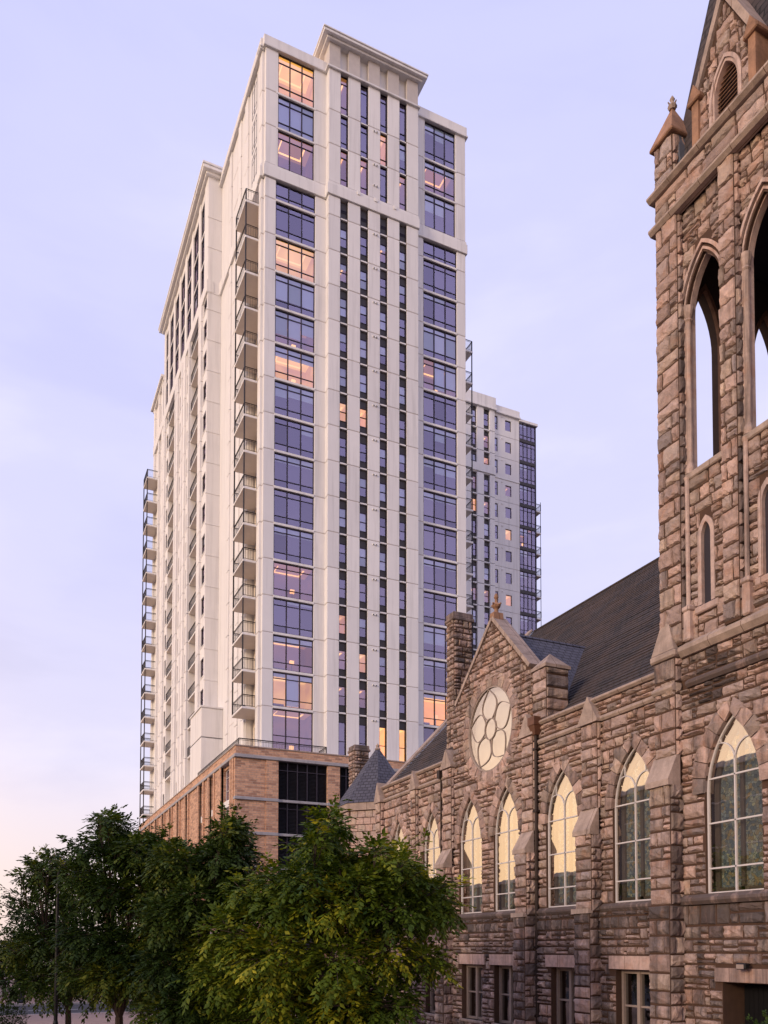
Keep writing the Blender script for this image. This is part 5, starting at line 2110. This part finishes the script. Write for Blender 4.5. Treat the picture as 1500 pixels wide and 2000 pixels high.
# ================================================================== wing behind the tower
RW = thing('apartment_wing', 'cream apartment block with a glazed corner rising behind the church gable', 'building', (64, 112, 0))
RY = 107.0
RL = [79.83 - FL * k for k in range(-1, 20)]
ztop = 83.2
one('core', RW, 'cream_paint', (55.0, 69.4, RY + 2.7, 125.0, 0, 83.0), (69.4, 69.45, RY + 2.7, 125.0, 0, 82.0))
b_ = MB()
for (a, c_) in ((55.0, 60.0), (60.0, 61.0), (62.0, 63.15), (64.15, 65.0)):
    for z0, z1 in zip([0] + sorted(RL)[:-1], sorted(RL)):
        b_.bbox(a, c_, RY - .35, RY + .9, max(0, z0 + .04), min(z1 - .04, ztop), c=.02)
b_.build('pier', 'cream_paint', RW)
sq = (67.0, 68.05)
nr = (65.05, 65.7)
lvr = [(RL[k] - 2.35, RL[k] - .75) for k in range(0, 20) if RL[k] > 25]
b_ = MB()
zs_all = sorted(RL)
y0_, y1_ = RY, RY + .8
for (a, c_, tall) in ((65.0, 65.05, None), (65.05, 65.7, nr), (65.7, 67.0, None), (67.0, 68.05, sq), (68.05, 69.45, None)):
    for z0, z1 in zip(zs_all[:-1], zs_all[1:]):
        if tall is None:
            b_.box(a, c_, y0_, y1_, z0 + .03, z1 - .03)
        else:
            wb, wt = (z0 + .7, z1 - .55) if tall is nr else (z0 + .95, z1 - .75)
            b_.box(a, c_, y0_ + .002, y1_, z0 + .03, wb)
            b_.box(a, c_, y0_ + .002, y1_, wt, z1 - .03)
b_.build('wall', 'cream_paint', RW)
one('joint_backing', RW, 'groove', (65.0, 65.04, RY + .04, RY + .7, 0, 83), (65.75, 66.95, RY + .04, RY + .7, 0, 83), (68.1, 69.4, RY + .04, RY + .7, 0, 83))
for i, (z0, z1) in enumerate(zip(zs_all[:-1], zs_all[1:])):
    if z0 < 24:
        continue
    q = wr.random()
    place_window(RW, window_proto(.65, 2.04, 1, [.5], .06), (65.05, RY + .1, z0 + .7), 0, D, (.6,) if q > .6 else ())
    place_window(RW, window_proto(1.05, 1.59, 1, [], .06), (67.0, RY + .1, z0 + .95), 0, 'room_lit' if i in (14, 11) else ('room_dim' if i in (16, 7) else D), ())
    for j, (a, c_) in enumerate(((61.0, 62.0), (63.15, 64.15))):
        place_window(RW, window_proto(1.0, 1.9, 1, [.5], .07), (a, RY - .05, z0 + .7), 0, 'room_lit' if (i, j) in ((17, 0), (17, 1), (15, 0)) else ('room_dim' if wr.random() < .25 else D), (.9,) if wr.random() < .25 else ())
        one('spandrel', RW, 'bronze_panel', (a, c_, RY, RY + .08, z0 + .1, z0 + .7), (a, c_, RY, RY + .08, z0 + 2.6, z1 - .1))
        one('ledge', RW, 'cream_paint', (a, c_, RY - .3, RY + .3, z0 - .09, z0 + .09), ch=.015)
    # glazed corner bay
    place_window(RW, window_proto(2.85, 2.86, 4, [.22, .8], .07), (69.5, RY + .05, z0 + .42), 0, 'room_dim' if i in (14, 6) else D, (.3, .3, 0, 0) if wr.random() < .4 else ())
    place_window(RW, window_proto(3.0, 2.86, 3, [.22, .8], .07), (72.38, RY + .1, z0 + .42), R(90), D, ())
    one('floor_band', RW, 'bronze_panel', (69.46, 72.42, RY, RY + 3.3, z0 - .02, z0 + .42), ch=.02)
    one('vent', RW, 'white_fixture', (66.3, 66.5, RY - .1, RY, z1 - .5, z1 - .38), ch=.015)
one('corner_post', RW, 'bronze_frame', (72.3, 72.45, RY, RY + .14, 20, 82.9))
b_ = MB()
b_.bbox(55.0, 65.15, RY - .5, RY + .9, ztop, 84.9, c=.03)
b_.bbox(65.0, 69.5, RY - .15, RY + .9, ztop, 84.2, c=.03)
b_.bbox(64.9, 69.6, RY - .3, RY + .9, 83.0, 83.25, c=.03)
b_.bbox(54.9, 65.3, RY - .62, RY + .9, 83.0, 83.3, c=.03)
b_.bbox(69.4, 72.7, RY - .2, RY + 3.5, 82.75, 83.15, c=.03)
b_.build('parapet', 'cream_paint', RW)
one('band', RW, 'cream_paint', (55.0, 65.1, RY - .48, RY + .3, 73.3, 74.5), ch=.03)
one('band', RW, 'cream_paint', (65.0, 69.5, RY - .08, RY + .3, 73.25, 73.45), ch=.02)
sm4 = slab_mesh(1.1, 3.0)
rm4 = rail_mesh([((1.05, .05, 0), (1.05, 2.95, 0)), ((0, .05, 0), (1.05, .05, 0)), ((0, 2.95, 0), (1.05, 2.95, 0))])
for z in zs_all:
    if 24 < z < 71:
        o = link('balcony', sm4, RW, (72.42, RY + .3, z + .1))
        link('railing', rm4, o)
b_ = MB()
b_.bar((73.45, RY + .38, 24), (73.45, RY + .38, 71.5), .05, 6)
b_.build('balcony_post', 'rail_metal', RW)

# ================================================================== trees, shrubs, lamps
def leaf_spray(b_, p, d, rg, n, size, tint):
    """a drooping twig with leaflets on both sides, each folded along its midrib"""
    d = d.normalized()
    side = d.cross(Vector((0, 0, 1)))
    if side.length < .1:
        side = Vector((1, 0, 0))
    side.normalize()
    upv = side.cross(d)
    Ls = size * n * .34
    for i in range(n):
        t = (i + .5) / n
        c_ = p + d * (Ls * t) - Vector((0, 0, 1)) * (Ls * .35 * t * t)
        s = -1 if i % 2 else 1
        if i == n - 1:
            s = 0
        ax = (d * rg.uniform(.5, .9) + side * s * rg.uniform(.6, 1.0) - Vector((0, 0, 1)) * rg.uniform(.15, .6)).normalized()
        wv = ax.cross(upv + Vector((rg.uniform(-.5, .5), rg.uniform(-.5, .5), rg.uniform(-.3, .3))))
        if wv.length < .1:
            continue
        wv.normalize()
        nv = ax.cross(wv) * (size * .06)
        l_ = size * rg.uniform(.75, 1.2)
        w = l_ * rg.uniform(.21, .30)
        m1 = c_ + ax * l_ * .45
        b_.tint = (min(1, max(0, tint + rg.uniform(-.22, .22))), .5, 0)
        i0 = len(b_.v)
        b_.v.extend([tuple(c_), tuple(m1 + wv * w + nv), tuple(c_ + ax * l_), tuple(m1 - wv * w + nv)])
        b_.f.append((i0, i0 + 1, i0 + 2))
        b_.f.append((i0, i0 + 2, i0 + 3))
        b_.mi += [0, 0]
        b_.t += [b_.tint, b_.tint]


def limb(b_, pts, r0, r1, n=6):
    """tapered limb through points"""
    k = len(pts)
    rings = []
    for i, p in enumerate(pts):
        p = Vector(p)
        a = Vector(pts[max(0, i - 1)])
        c_ = Vector(pts[min(k - 1, i + 1)])
        d = (c_ - a).normalized()
        u = d.orthogonal().normalized()
        w = d.cross(u)
        rr = r0 + (r1 - r0) * i / (k - 1)
        rings.append([tuple(p + (u * math.cos(2 * math.pi * j / n) + w * math.sin(2 * math.pi * j / n)) * rr) for j in range(n)])
    V = [v_ for r_ in rings for v_ in r_]
    Fc = [(i * n + j, i * n + (j + 1) % n, (i + 1) * n + (j + 1) % n, (i + 1) * n + j) for i in range(k - 1) for j in range(n)]
    b_.mesh(V, Fc)


UR = Vector((math.cos(_th), -math.sin(_th), 0))       # across the street view, for laying out crowns
DR = Vector((math.sin(_th), math.cos(_th), 0))


def tree(name, label, base, lumps, depth, seed, sprays, leaves=7, size=.14, mat='leaf', stems=4, trunk=.12, fork=1.0, group=None, fill=.36):
    """lumps: (across, up, radius) of the leaf masses; each is repeated through the crown's depth"""
    rg = random.Random(seed)
    base = Vector(base)
    T = thing(name, label, 'tree', tuple(base), group)
    us = [l_[0] for l_ in lumps]
    cu, hu = (max(us) + min(us)) / 2, (max(us) - min(us)) / 2 + .4
    masses = []
    for (u, z, r_) in lumps:
        e = math.sqrt(max(.15, 1 - ((u - cu) / (hu + .2)) ** 2))
        ks = max(1, int(round(depth * e / (r_ * .9))))
        for i in range(ks):
            v_ = 0 if ks == 1 else (-1 + 2 * i / (ks - 1)) * depth * e * .8
            rr = r_ * rg.uniform(.62, .98) * (1.0 if abs(v_) < depth * .5 else .85)
            p = base + UR * (u + rg.uniform(-.15, .15)) + DR * (v_ + rg.uniform(-.2, .2)) + Vector((0, 0, z - (abs(v_) / depth) ** 2 * .5 + rg.uniform(-.1, .1)))
            masses.append((p, rr))
    wd = MB()
    top = base + Vector((0, 0, fork))
    limb(wd, [base + Vector((0, 0, -.1)), base + Vector((.01, 0, fork * .5)), top], trunk * 1.25, trunk, 8)
    st = []
    for i in range(stems):
        a = 2 * math.pi * i / stems + rg.uniform(-.3, .3)
        zz = max(l_[1] for l_ in lumps) * .55
        q = base + UR * cu * .6 + Vector((math.cos(a), math.sin(a), 0)) * hu * .38 + Vector((0, 0, zz))
        mid = top.lerp(q, .5) + Vector((rg.uniform(-.15, .15), rg.uniform(-.15, .15), -.1))
        limb(wd, [top, top.lerp(mid, .5) + Vector((math.cos(a), math.sin(a), 0)) * .12, mid, q], trunk * .8, trunk * .42, 7)
        st.append((mid, q))
    for (p, r_) in masses:
        mid, q = min(st, key=lambda s_: (s_[1] - p).length)
        o_ = q if q.z < p.z + .3 else mid
        mm_ = o_.lerp(p, .55) + Vector((rg.uniform(-.15, .15), rg.uniform(-.15, .15), rg.uniform(-.05, .2)))
        limb(wd, [o_, mm_, p + Vector((0, 0, r_ * .3))], trunk * .3, .012, 5)
        for _ in range(3):
            dv = Vector((rg.gauss(0, 1), rg.gauss(0, 1), rg.gauss(0.2, .7))).normalized()
            limb(wd, [mm_.lerp(p, .5), p + dv * r_ * .45, p + dv * r_ * .95], .02, .005, 4)
    wd.build('trunk', 'bark', T)
    cr = MB()
    wd2 = MB()
    tot = sum(r_ ** 2 for _, r_ in masses)
    for (p, r_) in masses:
        base_t = rg.uniform(.15, .72)
        for _ in range(int(sprays * r_ ** 2 / tot)):
            dv = Vector((rg.gauss(0, 1), rg.gauss(0, 1), rg.gauss(.12, .85))).normalized()
            rr = r_ * (rg.random() ** fill)
            if rg.random() < .12:
                rr *= rg.uniform(1.15, 1.8)
            pos = p + Vector((dv.x * rr, dv.y * rr, dv.z * rr * .85))
            dd = (dv + Vector((rg.uniform(-.6, .6), rg.uniform(-.6, .6), rg.uniform(-.5, .25))))
            leaf_spray(cr, pos, dd, rg, leaves, size * rg.uniform(.75, 1.3), base_t)
    mid_c = base + UR * cu + Vector((0, 0, sum(l_[1] for l_ in lumps) / len(lumps)))
    for (p, r_) in masses:
        for _ in range(2):
            if rg.random() > .36:
                continue
            od = (p - mid_c)
            od = (od.normalized() if od.length > .1 else Vector((0, 0, 1))) + Vector((rg.uniform(-.5, .5), rg.uniform(-.5, .5), rg.uniform(-.2, .35)))
            od.normalize()
            ln = rg.uniform(.25, .7) * (size / .15) ** .5
            q0 = p + od * r_ * .5
            q1 = q0 + od * (r_ * .45 + ln)
            q1.z -= .12
            limb(wd2, [q0, q0.lerp(q1, .55) + Vector((0, 0, .05)), q1], .016, .004, 4)
            tt = rg.uniform(.3, .9)
            for k in range(6):
                pp = q0.lerp(q1, .35 + .65 * k / 5)
                leaf_spray(cr, pp, od + Vector((rg.uniform(-.9, .9), rg.uniform(-.9, .9), rg.uniform(-.5, .3))), rg, max(4, leaves - 2), size * rg.uniform(.8, 1.25), tt)
    if wd2.v:
        wd2.build('twigs', 'bark', T)['kind'] = 'stuff'
    o = cr.build('crown', mat, T, fix=False)
    o['kind'] = 'stuff'
    return T


def L_px(cx_, sc_, items):
    return [((x - cx_) / sc_, 4.0 + (1852 - y) / sc_, r_ / sc_) for (x, y, r_) in items]


big = [(-.1, 7.25, .34), (-.3, 6.8, .5), (.3, 6.1, .5), (1.2, 6.45, .42), (1.75, 6.25, .45), (-1.35, 5.8, .75), (-.4, 5.9, .8), (.8, 5.6, .85), (1.9, 5.75, .7), (2.65, 5.4, .6), (-2.35, 5.5, .75),
       (-1.2, 5.2, 1.0), (.2, 5.2, 1.15), (1.5, 5.1, 1.0), (2.7, 5.1, .62), (-2.6, 4.4, .8), (-1.3, 4.0, 1.1), (.2, 3.9, 1.2), (1.7, 4.0, 1.0), (2.55, 3.7, .5), (-2.6, 3.2, .85), (-1.2, 2.8, 1.0), (.3, 2.6, 1.1), (1.6, 2.7, .8),
       (-2.3, 2.0, .8), (-.6, 1.7, .9), (.9, 1.6, .8)]
tree('broad_tree', 'largest bushy green tree in front of the church, hiding the turret base', (8.45, 22.56, .13), big, 2.5, 11, 8800, 7, .165, 'leaf', 5, .13, .9, 'street trees before the church')
b2 = L_px(390, 65, [(345, 1680, 42), (400, 1690, 40), (455, 1625, 20), (450, 1670, 34), (400, 1750, 55), (460, 1760, 45), (345, 1780, 50), (420, 1850, 60), (350, 1880, 55), (470, 1880, 50), (400, 1940, 55), (330, 1960, 40), (460, 1960, 50), (430, 2000, 50)])
tree('broad_tree', 'green tree with a narrow top twig, left of the largest tree before the brick podium', (5.55, 26.2, .13), b2, 1.9, 23, 7000, 7, .15, 'leaf_dark', 4, .12, 1.2, 'street trees before the church')
b1 = L_px(240, 56.3, [(225, 1615, 18), (208, 1655, 24), (260, 1672, 34), (300, 1665, 34), (330, 1685, 30), (180, 1720, 34), (240, 1740, 55), (300, 1740, 52), (200, 1820, 50), (270, 1840, 58), (330, 1830, 50), (180, 1890, 42), (250, 1900, 48), (310, 1900, 46)])
tree('broad_tree', 'dark green tree with forked stems beside the gooseneck lamp, second from left', (3.92, 31.4, .13), b1, 2.1, 35, 7200, 7, .155, 'leaf_dark', 5, .13, 1.5, 'street trees before the church')
c1 = L_px(135, 46.9, [(120, 1680, 13), (100, 1700, 14), (62, 1712, 15), (90, 1730, 18), (40, 1765, 15), (80, 1785, 22), (130, 1760, 20), (165, 1700, 16), (170, 1760, 22), (110, 1835, 34), (60, 1855, 30), (150, 1830, 34), (100, 1895, 40), (165, 1890, 36), (60, 1915, 26), (140, 1930, 30)])
tree('slender_tree', 'sparse dark tree with airy top twigs against the sky, leftmost of the near trees', (2.8, 38.6, .13), c1, 1.8, 47, 3300, 7, .165, 'leaf_dark', 5, .11, 1.3, 'street trees before the church')
d1 = [(-1.5, 3.6, 1.3), (0, 4.6, 1.5), (1.4, 3.8, 1.4), (.2, 3.0, 1.6), (-1.2, 2.2, 1.2), (1.4, 2.2, 1.2)]
tree('distant_tree', 'dark round tree far down the street at the left edge of the view', (.75, 76.5, .13), d1, 1.6, 51, 900, 6, .3, 'leaf_dark', 3, .14, 1.2)
tree('distant_tree', 'dark low tree across the junction, behind the sparse leftmost near tree', (4.2, 84.0, .13), [(u * 1.3, z * 1.05, r_ * 1.2) for u, z, r_ in d1], 2.0, 53, 1000, 6, .3, 'leaf_dark', 3, .15, 1.2)
tree('distant_tree', 'dark tree beyond the junction, seen under the forked dark tree', (9.5, 90.0, .13), [(u * 1.2, z * .9, r_ * 1.2) for u, z, r_ in d1], 2.0, 57, 900, 6, .3, 'leaf_dark', 3, .15, 1.2)


def shrub(label, base, rx, rz, seed, n=700):
    rg = random.Random(seed)
    T = thing('shrub', label, 'shrub', base)
    b_ = MB()
    for _ in range(n):
        dv = Vector((rg.gauss(0, 1), rg.gauss(0, 1), abs(rg.gauss(0, 1)))).normalized()
        k = rg.random() ** .35
        p = Vector(base) + Vector((dv.x * rx * k, dv.y * rx * k, .15 + dv.z * rz * k))
        leaf_spray(b_, p, dv + Vector((rg.uniform(-.4, .4), rg.uniform(-.4, .4), rg.uniform(0, .5))), rg, 5, .09, rg.uniform(.1, .5))
    o = b_.build('foliage', 'leaf_dark', T, fix=False)
    o['kind'] = 'stuff'
    w_ = MB()
    for k in range(7):
        a = k * .9
        limb(w_, [Vector(base), Vector(base) + Vector((math.cos(a) * rx * .3, math.sin(a) * rx * .3, rz * .4)), Vector(base) + Vector((math.cos(a) * rx * .6, math.sin(a) * rx * .6, rz * .75))], .03, .008, 5)
    w_.build('stems', 'bark', T)
    return T


shrub('dark green clipped shrub at the lower left corner of the view', (.45, 38.0, .1), 1.1, 1.5, 5)
shrub('leafy green shrub by the tower door in the lower right corner', (15.75, 14.3, 0), .95, 2.35, 6, 1100)
shrub('small green shrub at the foot of the kerb beneath the trees', (7.9, 53.6, .1), .9, .7, 8, 400)


def gooseneck_lamp(label, base, hgt, toward):
    T = thing('street_lamp', label, 'street lamp', base, 'black gooseneck street lamps')
    bx_, by_, bz_ = base
    p_ = MB()
    p_.lathe(bx_, by_, [(.26, bz_), (.26, bz_ + .12), (.2, bz_ + .2), (.19, bz_ + .45), (.12, bz_ + .75), (.1, bz_ + .95), (.075, bz_ + 1.05), (.055, bz_ + hgt - .9)], 12)
    p_.build('pole', 'lamp_paint', T)
    t = Vector(toward).normalized()
    a_ = MB()
    pts = [Vector((bx_, by_, bz_ + hgt - .95))]
    for k in range(11):
        a = math.pi * k / 10
        pts.append(Vector((bx_, by_, bz_ + hgt - .7)) + t * (.55 * (1 - math.cos(a))) + Vector((0, 0, .65 * math.sin(a))))
    limb(a_, pts, .05, .032, 8)
    a_.build('arm', 'lamp_paint', T)
    e = pts[-1]
    s_ = MB()
    s_.lathe(e.x, e.y, [(.05, e.z + .05), (.08, e.z - .08), (.12, e.z - .15), (.3, e.z - .3), (.31, e.z - .34)], 12)
    so = s_.build('lamp_shade', 'lamp_paint', T)
    g2 = MB()
    g2.lathe(e.x, e.y, [(.2, e.z - .33), (.19, e.z - .42), (.1, e.z - .5), (.02, e.z - .52)], 10)
    g2.build('lamp_globe', 'lamp_glass', T)
    return T


gooseneck_lamp('black gooseneck street lamp rising through the sparse leftmost near tree', (2.2, 36.6, .13), 7.4, UR)
gooseneck_lamp('black gooseneck street lamp farther down the street at the far left', (1.75, 58.8 + 8.4, .13), 6.4, UR)
gooseneck_lamp('black street lamp on the kerb corner, its foot seen under the trees', (8.3, 54.4, .13), 6.2, -UR)


# ------------------------------------------------------------------ across the street (mirrored in the church glass, bar the added shading block)
def plain_block(label, x0, x1, y0, y1, h_, floors, bays_):
    T = thing('office_building', label, 'building', ((x0 + x1) / 2, (y0 + y1) / 2, 0))
    one('wall', T, 'far_wall', (x0, x1, y0, y1, 0, h_))
    one('cornice', T, 'band_stone', (x0 - .3, x1 + .3, y0 - .3, y1 + .3, h_, h_ + .5), ch=.05)
    fh = h_ / floors
    w = (y1 - y0) / bays_
    b_ = MB()
    b_.box(0, .12, 0, w * .5, 0, fh * .55)
    b_.box(.12, .16, -.08, w * .5 + .08, -.12, 0, 1)
    me = b_.data('window', ['bronze_panel', 'band_stone'])
    for i in range(floors):
        for j in range(bays_):
            link('window', me, T, (x1 - .04, y0 + w * (j + .25), fh * (i + .25)))
    return T


plain_block('tall dark office building across the street, mirrored in the near church windows', -40, -23, 42, 77, 20, 5, 8)
plain_block('lower dark building across the junction, mirrored in the far church windows', -46, -25, 80, 150, 12.5, 3, 14)
plain_block('unseen low building added across the street to shade the church base', -42, -23.5, -30, 33, 8.0, 2, 14)  # out-of-view block, put in to shade the lower church walls
mir = [(-1.5, 5.6, 1.6), (0, 7.2, 1.8), (1.4, 6.0, 1.6), (.2, 4.6, 2.0), (-1.6, 3.4, 1.5), (1.6, 3.4, 1.5)]
tree('broad_tree', 'round street tree across the road, mirrored in the middle church windows', (-18, 58, .13), mir, 2.0, 71, 900, 6, .25, 'leaf_dark', 4, .15, 1.6)
tree('broad_tree', 'round street tree across the junction, mirrored in the windows below the rose', (-19, 88, .13), mir, 2.0, 73, 900, 6, .25, 'leaf_dark', 4, .15, 1.6)

# ================================================================== finish: empties at the base of their things
for o in list(SC.objects):
    if o.parent is None and o.type == 'EMPTY' and '_base' in o.keys():
        base = Vector(o['_base'][:])
        del o['_base']
        o.location = base
        for c_ in o.children:
            c_.location = Vector(c_.location) - base
